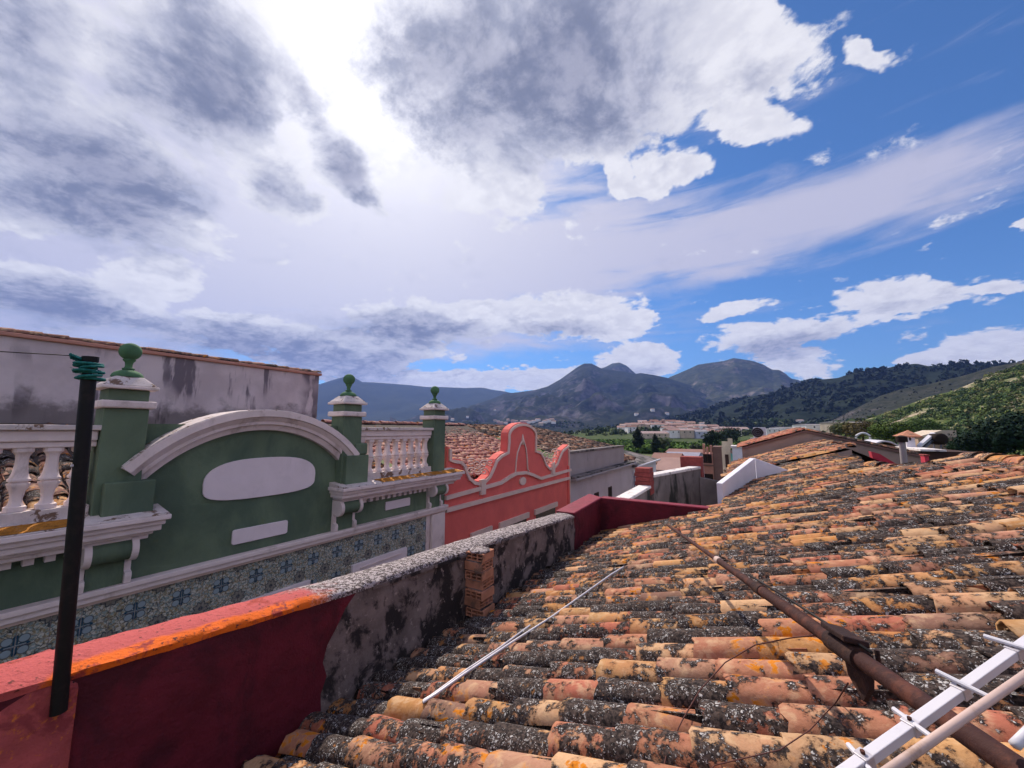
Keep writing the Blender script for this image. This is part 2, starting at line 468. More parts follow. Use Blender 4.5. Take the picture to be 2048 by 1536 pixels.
# clay
M['tile_o'] = tile_material('weathered_clay_tile', 'o')
M['tile_a'] = tile_material('weathered_clay_tiles', 'a')
M['green'] = plaster('green_plaster', (0.132, 0.180, 0.118), (0.070, 0.108, 0.078), 0.75, 0.44, 0.62, 0.9, 0.6, 0.3, 0.8, 0.14, stain2=(0.125, 0.15, 0.075), s2lo=0.58, s2hi=0.75)
M['green_ball'] = plaster('green_finial_paint', (0.075, 0.165, 0.085), (0.04, 0.09, 0.06), 0.4, 0.5, 0.7, 4.0)
M['trim'] = plaster('off_white_trim', (0.76, 0.63, 0.62), (0.36, 0.27, 0.25), 0.6, 0.52, 0.68, 2.4, 0.3, 0.22, 0.8, 0.06)
M['trim_top'] = plaster('flaking_white_paint', (0.62, 0.53, 0.52), (0.16, 0.09, 0.06), 0.95, 0.545, 0.60, 7.0, 0, 0.5, 0.9, 0.08)
M['orange_moss'] = plaster('orange_lichen_ledge', (0.42, 0.17, 0.025), (0.50, 0.42, 0.40), 0.9, 0.56, 0.62, 3.2, 0, 0.8, 0.95, 0.3, 40, stain2=(0.10, 0.05, 0.02), s2lo=0.58, s2hi=0.66)
M['plaque'] = plaster('pale_plaque_paint', (0.78, 0.67, 0.71), (0.62, 0.52, 0.55), 0.4, 0.5, 0.7, 2.0, 0, 0.05, 0.7, 0.03)
M['salmon'] = plaster('salmon_red_plaster', (0.74, 0.15, 0.13), (0.60, 0.11, 0.105), 0.5, 0.45, 0.7, 1.0, 0.5, 0.12, 0.85, 0.06)
M['salmon_trim'] = plaster('cream_trim', (0.70, 0.52, 0.46), (0.5, 0.34, 0.3), 0.4, 0.55, 0.75, 2.0, 0, 0.12, 0.85, 0.05)
M['oldwall'] = plaster('stained_lilac_render', (0.50, 0.41, 0.43), (0.10, 0.085, 0.125), 0.9, 0.50, 0.60, 0.62, 0.7, 0.25, 0.92, 0.1, stain2=(0.27, 0.24, 0.26), s2lo=0.58, s2hi=0.75)
def streaked_wall():
    m, g, b = material('lilac_wall_with_black_runs')
    p = pos(g)
    c = g.mix(g.ss(g.noise(p, 0.9, 6, 0.6), 0.35, 0.65), (0.52, 0.43, 0.46), (0.66, 0.56, 0.59))
    runs = g.noise(g.mapping(p, scale=(1, 1.5, 0.24)), 1.5, 7, 0.62, 0.2)
    patch = g.noise(p, 0.55, 3, 0.5)
    f = g.math('MULTIPLY', g.ss(runs, 0.505, 0.585), g.ss(patch, 0.38, 0.52))
    c = g.mix(g.math('MULTIPLY', f, 0.85), c, (0.105, 0.085, 0.115))
    low = g.math('ADD', g.sep(p)[2], g.math('MULTIPLY', g.math('SUBTRACT', g.noise(p, 2.2, 6, 0.65), 0.5), 1.4))
    c = g.mix(g.math('MULTIPLY', g.ss(low, 0.75, 0.30), 0.75), c, (0.075, 0.06, 0.06))
    g.put(b.inputs['Base Color'], c)
    g.put(b.inputs['Normal'], g.bump(g.noise(p, 12, 6, 0.65), 0.3, 0.02))
    return m
M['oldwall'] = streaked_wall()
M['maroon'] = plaster('maroon_wall_paint', (0.115, 0.010, 0.021), (0.050, 0.007, 0.014), 0.75, 0.45, 0.62, 2.4, 0.2, 0.9, 0.72, 0.2, 12, stain2=(0.14, 0.022, 0.022), s2lo=0.62, s2hi=0.72)
M['cement'] = plaster('mouldy_cement', (0.185, 0.14, 0.135), (0.020, 0.016, 0.018), 0.95, 0.455, 0.545, 2.9, 0.2, 0.7, 0.93, 0.25, 16, stain2=(0.34, 0.265, 0.25), s2lo=0.57, s2hi=0.66)
M['stained'] = plaster('black_streaked_render', (0.20, 0.17, 0.17), (0.025, 0.027, 0.025), 0.95, 0.46, 0.58, 1.1, 0.8, 0.4, 0.93, 0.2, 12)
M['whitewash'] = plaster('whitewash', (0.72, 0.70, 0.78), (0.45, 0.42, 0.46), 0.4, 0.58, 0.75, 1.5, 0.5, 0.15, 0.85, 0.04)
M['white_coping'] = plaster('white_coping', (0.72, 0.66, 0.66), (0.26, 0.21, 0.21), 0.8, 0.52, 0.64, 4.0, 0, 0.3, 0.85, 0.05)
M['greywall'] = plaster('grey_house_render', (0.33, 0.29, 0.30), (0.10, 0.09, 0.10), 0.8, 0.52, 0.72, 0.7, 0.6, 0.15, 0.9, 0.08)
M['lilacwall'] = plaster('pale_lilac_render', (0.50, 0.45, 0.49), (0.33, 0.29, 0.31), 0.5, 0.5, 0.72, 0.6, 0.6, 0.12, 0.9, 0.05)
M['beige'] = plaster('beige_render', (0.36, 0.26, 0.22), (0.22, 0.16, 0.14), 0.6, 0.5, 0.7, 0.9, 0.5, 0.15, 0.9, 0.08)
M['crimson'] = plaster('crimson_waterproof_paint', (0.50, 0.045, 0.075), (0.34, 0.03, 0.05), 0.5, 0.5, 0.7, 2.0, 0, 0.2, 0.7, 0.08)
M['brickred'] = plaster('red_brick', (0.27, 0.060, 0.055), (0.16, 0.04, 0.04), 0.5, 0.5, 0.7, 6.0, 0, 0.3, 0.9, 0.15)
M['hollow'] = plaster('hollow_brick_clay', (0.42, 0.185, 0.115), (0.14, 0.09, 0.07), 0.8, 0.52, 0.64, 5.0, 0, 0.4, 0.92, 0.18)
M['void'] = plaster('dark_brick_hole', (0.020, 0.012, 0.010), None, bump=0.05)  # near-black; also stands in for the shade inside holes and openings
M['wood'] = plaster('dark_brown_shutter', (0.055, 0.03, 0.025), None, bump=0.05)
M['glass'] = plaster('dark_window_pane', (0.03, 0.032, 0.04), None, bump=0.0, rough=0.15)
M['teal'] = plaster('teal_plaster', (0.13, 0.44, 0.39), (0.30, 0.42, 0.38), 0.6, 0.5, 0.7, 0.5, 0.4, 0.1)
M['cream'] = plaster('cream_plaster', (0.60, 0.50, 0.38), (0.36, 0.28, 0.22), 0.5, 0.5, 0.7, 0.5, 0.5, 0.1)
M['pinkwall'] = plaster('pink_plaster', (0.50, 0.24, 0.19), (0.30, 0.15, 0.12), 0.6, 0.5, 0.7, 0.5, 0.5, 0.1)
M['brownwall'] = plaster('brown_render', (0.20, 0.115, 0.10), (0.11, 0.07, 0.06), 0.6, 0.5, 0.7, 0.5, 0.5, 0.1)
M['slate'] = plaster('blue_grey_sheet_roof', (0.26, 0.25, 0.32), None, bump=0.1)
M['deck'] = plaster('mortar_bed', (0.07, 0.05, 0.045), (0.03, 0.025, 0.025), 0.6, 0.5, 0.6, 6.0)

def coping_material():
    """painted mortar coping: pink and orange paint, bare grey lichened mortar farther on"""
    m, g, b = material('painted_mortar_coping')
    p = pos(g)
    xyz = g.sep(p)
    n = g.noise(p, 6.0, 6, 0.65, 0.3); nf = g.noise(p, 30.0, 4, 0.65)
    across0 = g.math('MULTIPLY', g.math('MAXIMUM', g.math('SUBTRACT', 0.55, xyz[1]), 0.0), -1.2)
    across = g.math('ADD', g.math('ADD', g.math('ADD', xyz[0], across0), g.math('MULTIPLY', xyz[1], -0.027)), g.math('MULTIPLY', g.math('SUBTRACT', n, 0.5), 0.16))
    paint = g.mix(g.ss(across, -3.14, -3.085), (0.46, 0.085, 0.085), (0.74, 0.13, 0.010))
    paint = g.mix(g.ss(n, 0.54, 0.62), paint, (0.33, 0.045, 0.035))
    paint = g.mix(g.ss(nf, 0.58, 0.68), paint, (0.12, 0.03, 0.025))
    pale = g.mix(g.ss(nf, 0.46, 0.56), (0.075, 0.055, 0.057), (0.38, 0.32, 0.33))
    pale = g.mix(g.ss(g.vor(p, 55.0), 0.30, 0.2), pale, (0.62, 0.57, 0.58))
    edge = g.math('ADD', xyz[1], g.math('MULTIPLY', g.math('SUBTRACT', n, 0.5), 0.9))
    c = g.mix(g.ss(edge, 1.66, 2.06), paint, pale)
    g.put(b.inputs['Base Color'], c)
    g.put(b.inputs['Normal'], g.bump(g.math('ADD', n, nf), 0.8, 0.02))
    return m
M['coping'] = coping_material()

def maroon_cement_material():
    """inner face: maroon paint that ends in a ragged edge over mouldy cement"""
    return M['cement']

def azulejo_material():
    m, g, b = material('patterned_glazed_tile')
    p = pos(g)
    x = g.sep(p)
    per = 0.445
    def wrap(v, off):
        t = g.math('DIVIDE', g.math('SUBTRACT', v, off), per)
        return g.math('SUBTRACT', g.math('FRACT', t), 0.5)
    u, v = wrap(x[1], 0.12), wrap(x[2], -1.96)
    def field(u, v):
        r = g.math('SQRT', g.math('ADD', g.math('MULTIPLY', u, u), g.math('MULTIPLY', v, v)))
        a = g.math('ARCTAN2', v, u)
        return r, a
    r, a = field(u, v)
    u2, v2 = wrap(x[1], 0.12 + per / 2), wrap(x[2], -1.96 + per / 2)
    r2, a2 = field(u2, v2)
    cream, blk, blu, sky_, och = (0.54, 0.53, 0.48), (0.06, 0.07, 0.08), (0.012, 0.055, 0.10), (0.26, 0.33, 0.38), (0.27, 0.22, 0.13)
    cells = g.vor(g.vmath('MULTIPLY', p, (0, 1, 1)), 21.0, 'DISTANCE_TO_EDGE')
    c = g.mix(g.ss(g.noise(p, 40, 2), 0.4, 0.6), cream, och)
    c = g.mix(g.ss(g.vor(g.vmath('MULTIPLY', p, (0, 1, 1)), 30.0), 0.55, 0.3), c, (0.24, 0.31, 0.31))
    c = g.mix(g.ss(cells, 0.05, 0.02), c, blk)
    # second flower: rings at the other corner
    ring2 = g.math('ABSOLUTE', g.math('SUBTRACT', g.math('ADD', r2, g.math('MULTIPLY', g.math('COSINE', g.math('MULTIPLY', a2, 8.0)), 0.03)), 0.17))
    c = g.mix(g.ss(r2, 0.2, 0.17), c, (0.22, 0.21, 0.19))
    c = g.mix(g.ss(ring2, 0.022, 0.012), c, blk)
    c = g.mix(g.ss(r2, 0.07, 0.05), c, (0.06, 0.075, 0.09))
    # star flower: four pale discs on the diagonals, dark blue cross between them
    disc = g.math('ADD', g.math('MULTIPLY', g.math('SUBTRACT', g.math('ABSOLUTE', u), 0.125), g.math('SUBTRACT', g.math('ABSOLUTE', u), 0.125)),
                  g.math('MULTIPLY', g.math('SUBTRACT', g.math('ABSOLUTE', v), 0.125), g.math('SUBTRACT', g.math('ABSOLUTE', v), 0.125)))
    star = g.math('SUBTRACT', r, g.math('ADD', 0.135, g.math('MULTIPLY', g.math('COSINE', g.math('MULTIPLY', a, 4.0)), 0.085)))
    c = g.mix(g.ss(star, 0.02, -0.01), c, blu)
    c = g.mix(g.ss(disc, 0.0105, 0.0075), c, blk)
    c = g.mix(g.ss(disc, 0.0075, 0.005), c, sky_)
    cross = g.math('MINIMUM', g.math('ABSOLUTE', u), g.math('ABSOLUTE', v))
    c = g.mix(g.math('MULTIPLY', g.ss(cross, 0.014, 0.006), g.ss(r, 0.17, 0.15)), c, (0.30, 0.33, 0.34))
    g.put(b.inputs['Base Color'], c)
    b.inputs['Roughness'].default_value = 0.35
    return m
M['azulejo'] = azulejo_material()
M['lump'] = plaster('red_painted_mortar', (0.40, 0.075, 0.075), (0.20, 0.03, 0.035), 0.8, 0.48, 0.60, 5.0, 0, 0.9, 0.8, 0.2, 18, stain2=(0.52, 0.13, 0.03), s2lo=0.56, s2hi=0.66)

def metal(name, base, rough, metallic=0.0, spot=None, sc=8.0, lo=0.5, hi=0.62, bump=0.2):
    m, g, b = material(name)
    c = col(base)
    p = pos(g)
    if spot is not None:
        c = g.mix(g.ss(g.noise(p, sc, 6, 0.68), lo, hi), base, spot)
    g.put(b.inputs['Base Color'], c)
    b.inputs['Roughness'].default_value = rough; b.inputs['Metallic'].default_value = metallic
    g.put(b.inputs['Normal'], g.bump(g.noise(p, sc * 6, 4), bump, 0.004))
    return m
M['black'] = metal('black_painted_steel', (0.006, 0.005, 0.006), 0.55, 0, (0.014, 0.010, 0.010), 12)
M['rust'] = metal('rusty_steel', (0.045, 0.017, 0.016), 0.8, 0.1, (0.10, 0.034, 0.024), 14, 0.46, 0.62, 0.6)
M['rust_dark'] = metal('dark_rust', (0.030, 0.014, 0.014), 0.85, 0.0, (0.07, 0.03, 0.02), 20, 0.5, 0.65, 0.7)
M['white_metal'] = metal('white_painted_aluminium', (0.62, 0.60, 0.66), 0.45, 0, (0.45, 0.42, 0.45), 9, 0.56, 0.7, 0.1)
M['pinkish_rod'] = metal('weathered_cream_rod', (0.55, 0.40, 0.36), 0.55, 0, (0.38, 0.25, 0.2), 9, 0.5, 0.65, 0.1)
M['alu'] = metal('dull_aluminium', (0.62, 0.58, 0.62), 0.42, 0.35, (0.45, 0.42, 0.46), 10, 0.5, 0.7, 0.1)
M['rope'] = metal('teal_rope', (0.012, 0.13, 0.125), 0.9, 0, (0.03, 0.20, 0.19), 60, 0.45, 0.6, 0.6)
M['fray'] = metal('frayed_rope_fibre', (0.45, 0.62, 0.62), 0.9)
M['wire'] = metal('dark_wire', (0.03, 0.018, 0.015), 0.6)
M['wire_rust'] = metal('rusty_wire', (0.10, 0.035, 0.03), 0.7)

# ------------------------------------------------------------------ barrel tiles
TL = 0.45
def barrel(L=TL, rw=0.102, rt=0.082, th=0.013, seg=8, hs=0.86, arc=82):
    """half-round tile: x uphill, wide end at x=0; quads"""
    V, Q = [], []
    for (x, r_) in ((0.0, rw), (L, rt)):
        for k in (0, 1):
            rr = r_ - (th if k else 0)
            for i in range(seg + 1):
                a = R(-arc + 2 * arc * i / seg)
                V.append((x, rr * math.sin(a), rr * math.cos(a) * hs - r_ * math.cos(R(arc)) * hs))
    n = seg + 1
    o0, i0, o1, i1 = 0, n, 2 * n, 3 * n
    for i in range(seg):
        Q.append((o0 + i, o0 + i + 1, o1 + i + 1, o1 + i)[::-1])
        Q.append((i0 + i, i0 + i + 1, i1 + i + 1, i1 + i))
        Q.append((o0 + i, o0 + i + 1, i0 + i + 1, i0 + i))
        Q.append((o1 + i, o1 + i + 1, i1 + i + 1, i1 + i)[::-1])
    for i, s_ in ((0, 1), (seg, -1)):
        Q.append((o0 + i, o1 + i, i1 + i, i0 + i)[::s_])
    return np.array(V), np.array(Q)
PAL = [((0.53, 0.30, 0.14), 4), ((0.47, 0.215, 0.135), 5), ((0.58, 0.36, 0.21), 4), ((0.41, 0.15, 0.10), 4), ((0.50, 0.25, 0.10), 3), ((0.27, 0.16, 0.12), 3), ((0.46, 0.25, 0.17), 4)]
PAL_RED = [((0.46, 0.235, 0.215), 4), ((0.40, 0.195, 0.18), 3), ((0.50, 0.29, 0.25), 3), ((0.33, 0.15, 0.14), 2)]
PAL_OLD = [((0.30, 0.15, 0.11), 4), ((0.22, 0.12, 0.10), 3), ((0.40, 0.24, 0.18), 2), ((0.17, 0.10, 0.09), 3)]
def pick(pal, rg):
    t = rg.random() * sum(w for _, w in pal)
    for c_, w in pal:
        t -= w
        if t <= 0: break
    k = rg.uniform(0.86, 1.12)
    return tuple(min(0.8, v * k) for v in c_)
TILE_MESH = {}
def tile_mesh(key, seg, mat, **kw):
    k = (key, seg, mat.name)
    if k not in TILE_MESH:
        V, Q = barrel(seg=seg, **kw)
        rj = random.Random(key)
        n = seg + 1
        for i in range(n):                                         # hand-made: uneven ends and a slight twist
            e0, e1, dz = rj.gauss(0, 0.006), rj.gauss(0, 0.006), rj.gauss(0, 0.0022)
            if rj.random() < 0.12: e0 += rj.uniform(0.010, 0.028)
            V[[i, n + i], 0] += e0; V[[2 * n + i, 3 * n + i], 0] += e1
            V[[i, n + i, 2 * n + i, 3 * n + i], 2] += dz
        V[:, 1] *= 1 + rj.gauss(0, 0.03); V[:, 2] *= 1 + rj.gauss(0, 0.06)
        me = bpy.data.meshes.new('roof_tile')
        me.from_pydata([tuple(v) for v in V], [], [tuple(int(i) for i in q) for q in Q])
        me.materials.append(mat)
        me.shade_smooth()
        try: me.set_sharp_from_angle(angle=R(50))
        except Exception: pass
        TILE_MESH[k] = me
    return TILE_MESH[k]

def tile_field(root, origin, up, along, rows, cols, keep, pal, lichen, n_single, seg_far=5, pitch_r=0.21, pitch_c=0.355, jit=1.0, seed=1, far_name='roof_tiles', channel=True, lift=0.025, rest_seg=None, min_px=0.0):
    """covers laid in rows: the ones that show largest are single tiles, the rest one mesh"""
    rg = random.Random(seed)
    up = np.asarray(up, float); up /= np.linalg.norm(up)
    al = np.asarray(along, float); al = al - up * (al @ up); al /= np.linalg.norm(al)
    nrm = np.cross(up, al)
    if nrm[2] < 0: nrm = -nrm
    org = EMPTY_LOC[root.name]
    items, chan = [], []
    for i in range(rows):
        sh = rg.uniform(-0.12, 0.12) * jit
        wob = rg.uniform(-0.008, 0.008) * jit
        for j in range(cols):
            P = np.asarray(origin, float) + al * (i * pitch_r + wob) + up * (j * pitch_c + sh)
            if not keep(P + up * 0.2): continue
            yawj = rg.gauss(0, R(1.5)) * jit
            Pj = P + al * rg.gauss(0, 0.008) * jit + nrm * (lift + rg.uniform(-0.008, 0.012) * jit) + up * rg.gauss(0, 0.012) * jit
            u2 = up * math.cos(yawj) + al * math.sin(yawj)
            tilt = R(-2.0) + rg.gauss(0, R(0.9)) * jit                 # lower end rides on the next tile down
            u3 = u2 * math.cos(tilt) + nrm * math.sin(tilt)
            roll = rg.gauss(0, R(3)) * jit
            a3 = np.cross(nrm, u3); a3 /= np.linalg.norm(a3)
            n3 = np.cross(u3, a3)
            a4 = a3 * math.cos(roll) + n3 * math.sin(roll); n4 = np.cross(u3, a4)
            sc = 1.0 + rg.gauss(0, 0.025) * jit
            c_ = pick(pal, rg)
            am = min(0.98, max(0.02, rg.gauss(lichen[0], lichen[1])))
            Mx = np.stack([u3, a4 * sc, n4 * sc], axis=1)
            ctr = Pj + u3 * 0.2
            x, y, z = to_px(ctr)
            size = 1e3 / z if (z > 0.3 and -80 < x < 2128 and -80 < y < 1620) else 0.0
            items.append((size, Mx, Pj, c_, am))
            if channel:
                chan.append((np.stack([u3, a4, -n4], axis=1), Pj + al * pitch_r * 0.5 + nrm * 0.045, pick(pal, rg), min(1, am + 0.25)))
    items.sort(key=lambda t: -t[0])
    singles = [t for t in items[:n_single] if t[0] > min_px]
    rest = items[len(singles):]
    mes = [tile_mesh('cover%d' % q, 8, M['tile_o']) for q in range(9)]
    for size, Mx, Pj, c_, am in singles:
        o = bpy.data.objects.new('roof_tile', mes[rg.randrange(9)])
        C.objects.link(o)
        o.parent = root
        mm = Matrix.Identity(4)
        for a in range(3):
            for b_ in range(3): mm[a][b_] = Mx[a, b_]
            mm[a][3] = Pj[a] - org[a]
        o.matrix_local = mm
        o.color = (c_[0], c_[1], c_[2], am)
    def joined(name, lst, seg):
        if not lst: return
        V0, Q0 = barrel(seg=seg)
        n = len(V0)
        rv = np.random.default_rng(seed)
        V = np.concatenate([(V0 * (1 + rv.normal(0, 0.035, 3) * (0.3, 1, 1.5)) + np.repeat(rv.normal(0, 0.004, (n // 4, 3))[None], 4, 0).reshape(n, 3) * (1.5, 0, 0.6)) @ t[0].T + t[1] for t in lst])
        Q = np.concatenate([Q0 + k * n for k in range(len(lst))])
        cc = np.repeat(np.array([[*t[2], t[3]] for t in lst]), n, axis=0)
        o = arrays(name, V, Q, M['tile_a'], root, cc, True, org)
        stuff(o)
        return o
    joined(far_name, [t[1:] for t in rest], rest_seg or seg_far)
    if channel: joined('channel_tiles', chan, 4)
    return items

# ================================================================== OUR ROOF
house = thing('tiled_roof_house', 'near house roof of lichen-crusted ochre and orange barrel tiles filling the lower right', 'house', (0.0, 4.5, -8.5))
UPV = np.array([1.0, 0.03, RS]); ALV = np.array([0.0, 1.0, 0.0])
def left_edge(Y):
    if Y < 8.15: return -2.95 + 0.02 * Y
    if Y < 9.15: return -0.62
    if Y < 11.5: return -0.5 + (Y - 9.15) * 0.27
    return 0.45
def keep_near(P):
    x, y = P[0], P[1]
    top = 2.72 if y < 8.35 else 2.3 if y < 8.8 else 2.0 if y < 9.3 else 1.85
    return left_edge(y) - 0.02 < x < top and y < 13.72
tile_field(house, (-3.25, 0.15, -RH - RS * 3.25 - 0.0), UPV, ALV, 65, 18, keep_near, PAL, (0.65, 0.19), 300, seed=5, rest_seg=6)
# mortar bed below the tiles and the far slope behind the ridge
mb = MB()
def rz(x): return -RH + RS * x - 0.035
edge = [(left_edge(y) - 0.05, y) for y in (0.0, 8.1)] + [(-0.66, 8.16), (-0.66, 9.14), (-0.55, 9.16), (0.08, 11.48), (0.40, 11.52), (0.40, 13.75)]
poly = [(x, y, rz(x)) for x, y in edge] + [(1.92, 13.75, rz(1.92)), (1.92, 8.4, rz(1.92)), (2.78, 8.4, rz(2.78)), (2.78, 0.0, rz(2.78))]
mb.add(poly, [tuple(range(len(poly)))])
mb.build('roof_deck', M['deck'], house, recalc=False)
mb = MB()
mb.add([(2.78, 0.0, rz(2.78)), (2.78, 8.4, rz(2.78)), (6.5, 8.4, rz(2.78) - 1.2), (6.5, 0.0, rz(2.78) - 1.2)], [(0, 1, 2, 3)])
mb.add([(1.92, 8.4, rz(1.92)), (1.92, 13.75, rz(1.92)), (6.5, 13.75, rz(1.92) - 1.4), (6.5, 8.4, rz(1.92) - 1.4)], [(0, 1, 2, 3)])
mb.build('back_slope', M['deck'], house, recalc=False)
# end face of the ridge step
mb = MB().add([(1.92, 8.4, rz(1.92)), (2.78, 8.4, rz(2.78)), (6.5, 8.4, rz(2.78) - 1.2), (6.5, 8.4, rz(1.92) - 1.4)], [(0, 1, 2, 3)])
mb.build('ridge_step', M['beige'], house, recalc=False)
mb = MB()
mb.box((-2.75, 0.0, -8.5), (6.4, 8.1, -3.2)); mb.box((-0.6, 8.1, -8.5), (6.4, 9.1, -2.6)); mb.box((0.05, 9.1, -8.5), (6.4, 13.7, -2.4))
mb.build('wall', M['beige'], house)
# ridge tiles
rgt = random.Random(3)
RME = tile_mesh('ridge', 10, M['tile_o'], L=0.46, rw=0.135, rt=0.11, th=0.015, hs=0.8)
def lay_ridge(root, P0, d, n, pitch, pal, lich, seed, me=RME, name='ridge_tile', lift=0.0):
    rg = random.Random(seed)
    d = np.asarray(d, float); L = np.linalg.norm(d); d /= L
    a = np.cross(UP, d); a /= np.linalg.norm(a); nn = np.cross(d, a)
    org = EMPTY_LOC[root.name]
    for k in range(n):
        P = np.asarray(P0, float) + d * pitch * k + a * rg.gauss(0, 0.012) + nn * (lift + rg.uniform(0, 0.015))
        t = rg.gauss(R(-2.0), R(1)); u = d * math.cos(t) + nn * math.sin(t); n2 = np.cross(u, a)
        y2 = rg.gauss(0, R(1.5)); u2 = u * math.cos(y2) + a * math.sin(y2); a2 = np.cross(n2, u2)
        o = bpy.data.objects.new(name, me); C.objects.link(o); o.parent = root
        mm = Matrix.Identity(4)
        for i in range(3):
            mm[i][0], mm[i][1], mm[i][2], mm[i][3] = u2[i], a2[i], n2[i], P[i] - org[i]
        o.matrix_local = mm
        c_ = pick(pal, rg); o.color = (c_[0], c_[1], c_[2], min(0.95, max(0.02, rg.gauss(*lich))))
lay_ridge(house, (2.76, 4.3, rz(2.76) + 0.055), (0, 1, 0), 11, 0.38, PAL, (0.42, 0.15), 8)
o = lay_ridge(house, (2.0, 8.75, rz(2.0) + 0.05), (-0.15, 1, 0), 2, 0.36, PAL, (0.5, 0.1), 9)

# ================================================================== OUR STREET PARAPET
def wx(Y): return -3.03 + 0.027 * Y
par = thing('parapet_wall', 'street parapet of our roof, maroon paint ending over mouldy grey cement', 'wall', (-3.1, 4.0, -8.5))
TH = 0.36
# top heights read from the photograph along the inner face
tops = [(0.10, -1.18), (0.34, -1.19), (1.00, -1.245), (1.88, -1.315), (2.15, -1.335), (3.0, -1.375), (3.7, -1.395), (4.6, -1.43), (5.6, -1.485), (6.65, -1.545)]
def topz(Y):
    for (a, za), (b_, zb) in zip(tops, tops[1:]):
        if Y <= b_: return za + (zb - za) * (Y - a) / (b_ - a)
    return tops[-1][1]
def wall_strip(name, y0, y1, mat, zlow, dx=0.0, n=24, rough=0.012, drop=0.035, ragged=None):
    """wall run along the street with an uneven inner face"""
    V, Q = [], []
    rows = 10
    for i in range(n + 1):
        for j in range(rows + 1):
            Y = y0 + (y1 - y0) * i / n
            zt = topz(Y) - drop
            t = j / rows
            z = zlow(Y) + (zt - zlow(Y)) * t
            if ragged and i == n: Y = Y + ragged(t)
            if ragged and i == n - 1: Y = Y + ragged(t) * 0.6
            bump = mnoise.noise(Vector((Y * 3, z * 3, 1.7))) * rough
            V.append((wx(Y) + dx + bump, Y, z))
    k = rows + 1
    for i in range(n):
        for j in range(rows):
            Q.append((i * k + j, (i + 1) * k + j, (i + 1) * k + j + 1, i * k + j + 1))
    mb = MB(); mb.add(V, Q)
    return mb.build(name, mat, par, smooth=True, recalc=False)
base_z = lambda Y: -RH + RS * (wx(Y)) - 0.25
rag = lambda t: 0.07 * math.sin(t * 6.0) + 0.42 * t * t - 0.24 + 0.07 * mnoise.noise(Vector((t * 7, 0, 0)))
# maroon paint layer lies 6 mm proud of the cement, with a ragged end
wall_strip('painted_face', -0.6, 2.05, M['maroon'], base_z, 0.006, 30, ragged=rag)
wall_strip('cement_face', 1.0, 6.7, M['cement'], base_z, 0.0, 60, rough=0.02)
# body behind the faces
mb = MB()
ys = [-0.6, 0.1, 1.0, 2.0, 3.0, 4.0, 5.0, 6.0, 6.7]
for a, b_ in zip(ys, ys[1:]):
    mb.hexa([(wx(a) - TH, a, -8.5), (wx(a) - 0.03, a, -8.5), (wx(b_) - 0.03, b_, -8.5), (wx(b_) - TH, b_, -8.5),
             (wx(a) - TH, a, topz(a) - 0.04), (wx(a) - 0.03, a, topz(a) - 0.04), (wx(b_) - 0.03, b_, topz(b_) - 0.04), (wx(b_) - TH, b_, topz(b_) - 0.04)])
mb.build('wall_core', M['cement'], par)
# rounded mortar coping
def coping(name, y0, y1, mat, n=70, over=0.012, seed=2, hgt=0.05, parent=par, zt=topz, xi=wx, th=TH):
    prof = [(over, -hgt), (over + 0.004, -0.018), (-0.02, 0.0), (-th * 0.5, 0.012), (-th + 0.03, 0.0), (-th - over, -0.02), (-th - over, -hgt)]
    rings = []
    for i in range(n + 1):
        Y = y0 + (y1 - y0) * i / n
        ring = []
        for k, (dx, dz) in enumerate(prof):
            nz = mnoise.noise(Vector((Y * 7, k * 0.7, seed))) * 0.010 + mnoise.noise(Vector((Y * 26, k * 1.3, seed))) * 0.006
            ring.append((xi(Y) + dx + nz * 0.8, Y, zt(Y) + dz + nz))
        rings.append(ring)
    return MB().loft(rings).build(name, mat, parent, smooth=True, auto=60)
coping('coping', -0.6, 6.66, M['coping'], 150)
# thin brick course under the coping, broken in slabs
yb = 2.35
rgc = random.Random(4)
while yb < 4.9:
    L = rgc.uniform(0.34, 0.46)
    z0 = topz(yb) - 0.075; z1 = topz(yb + L) - 0.075
    pr = 0.018 + rgc.uniform(0, 0.02)
    MB().hexa([(wx(yb) - 0.05, yb, z0), (wx(yb) + pr, yb, z0), (wx(yb + L) + pr, yb + L - 0.012, z1), (wx(yb + L) - 0.05, yb + L - 0.012, z1),
               (wx(yb) - 0.05, yb, z0 + 0.034), (wx(yb) + pr, yb, z0 + 0.034), (wx(yb + L) + pr, yb + L - 0.012, z1 + 0.034), (wx(yb + L) - 0.05, yb + L - 0.012, z1 + 0.034)]).build('brick_slab', M['cement'], par, bevel=0.004)
    yb += L
# far maroon end of the street parapet and the return wall across the roof
zR0, zR1 = -1.535, -1.46
def zr(Y): return zR0 + (Y - 6.68) / (8.0 - 6.68) * (zR1 - zR0)
ret = thing('return_wall', 'maroon painted wall turning the corner across the tiles beyond the grey parapet', 'wall', (-1.8, 8.0, -8.5))
mb = MB().hexa([(wx(6.68) - TH, 6.67, -8.5), (wx(6.68) + 0.004, 6.67, -8.5), (wx(8.1) + 0.004, 8.05, -8.5), (wx(8.1) - TH, 8.3, -8.5),
                (wx(6.68) - TH, 6.67, zr(6.68)), (wx(6.68) + 0.004, 6.67, zr(6.68)), (wx(8.1) + 0.004, 8.05, zr(8.0)), (wx(8.1) - TH, 8.3, zr(8.2))])
mb.build('street_length', M['maroon'], ret, bevel=0.015)
P0 = onY(1192, 1000, 8.05); P1 = onY(1240, 1006, 8.05); P2 = onY(1437, 1022, 8.35)
mb = MB().hexa([(wx(8.1) - 0.12, 8.02, -8.5), (-0.62, 8.12, -8.5), (-0.62, 8.30, -8.5), (wx(8.1) - 0.12, 8.24, -8.5),
                (wx(8.1) - 0.12, 8.02, zR1 - 0.004), (-0.62, 8.12, -1.475), (-0.62, 8.30, -1.475), (wx(8.1) - 0.12, 8.24, zR1 - 0.004)])
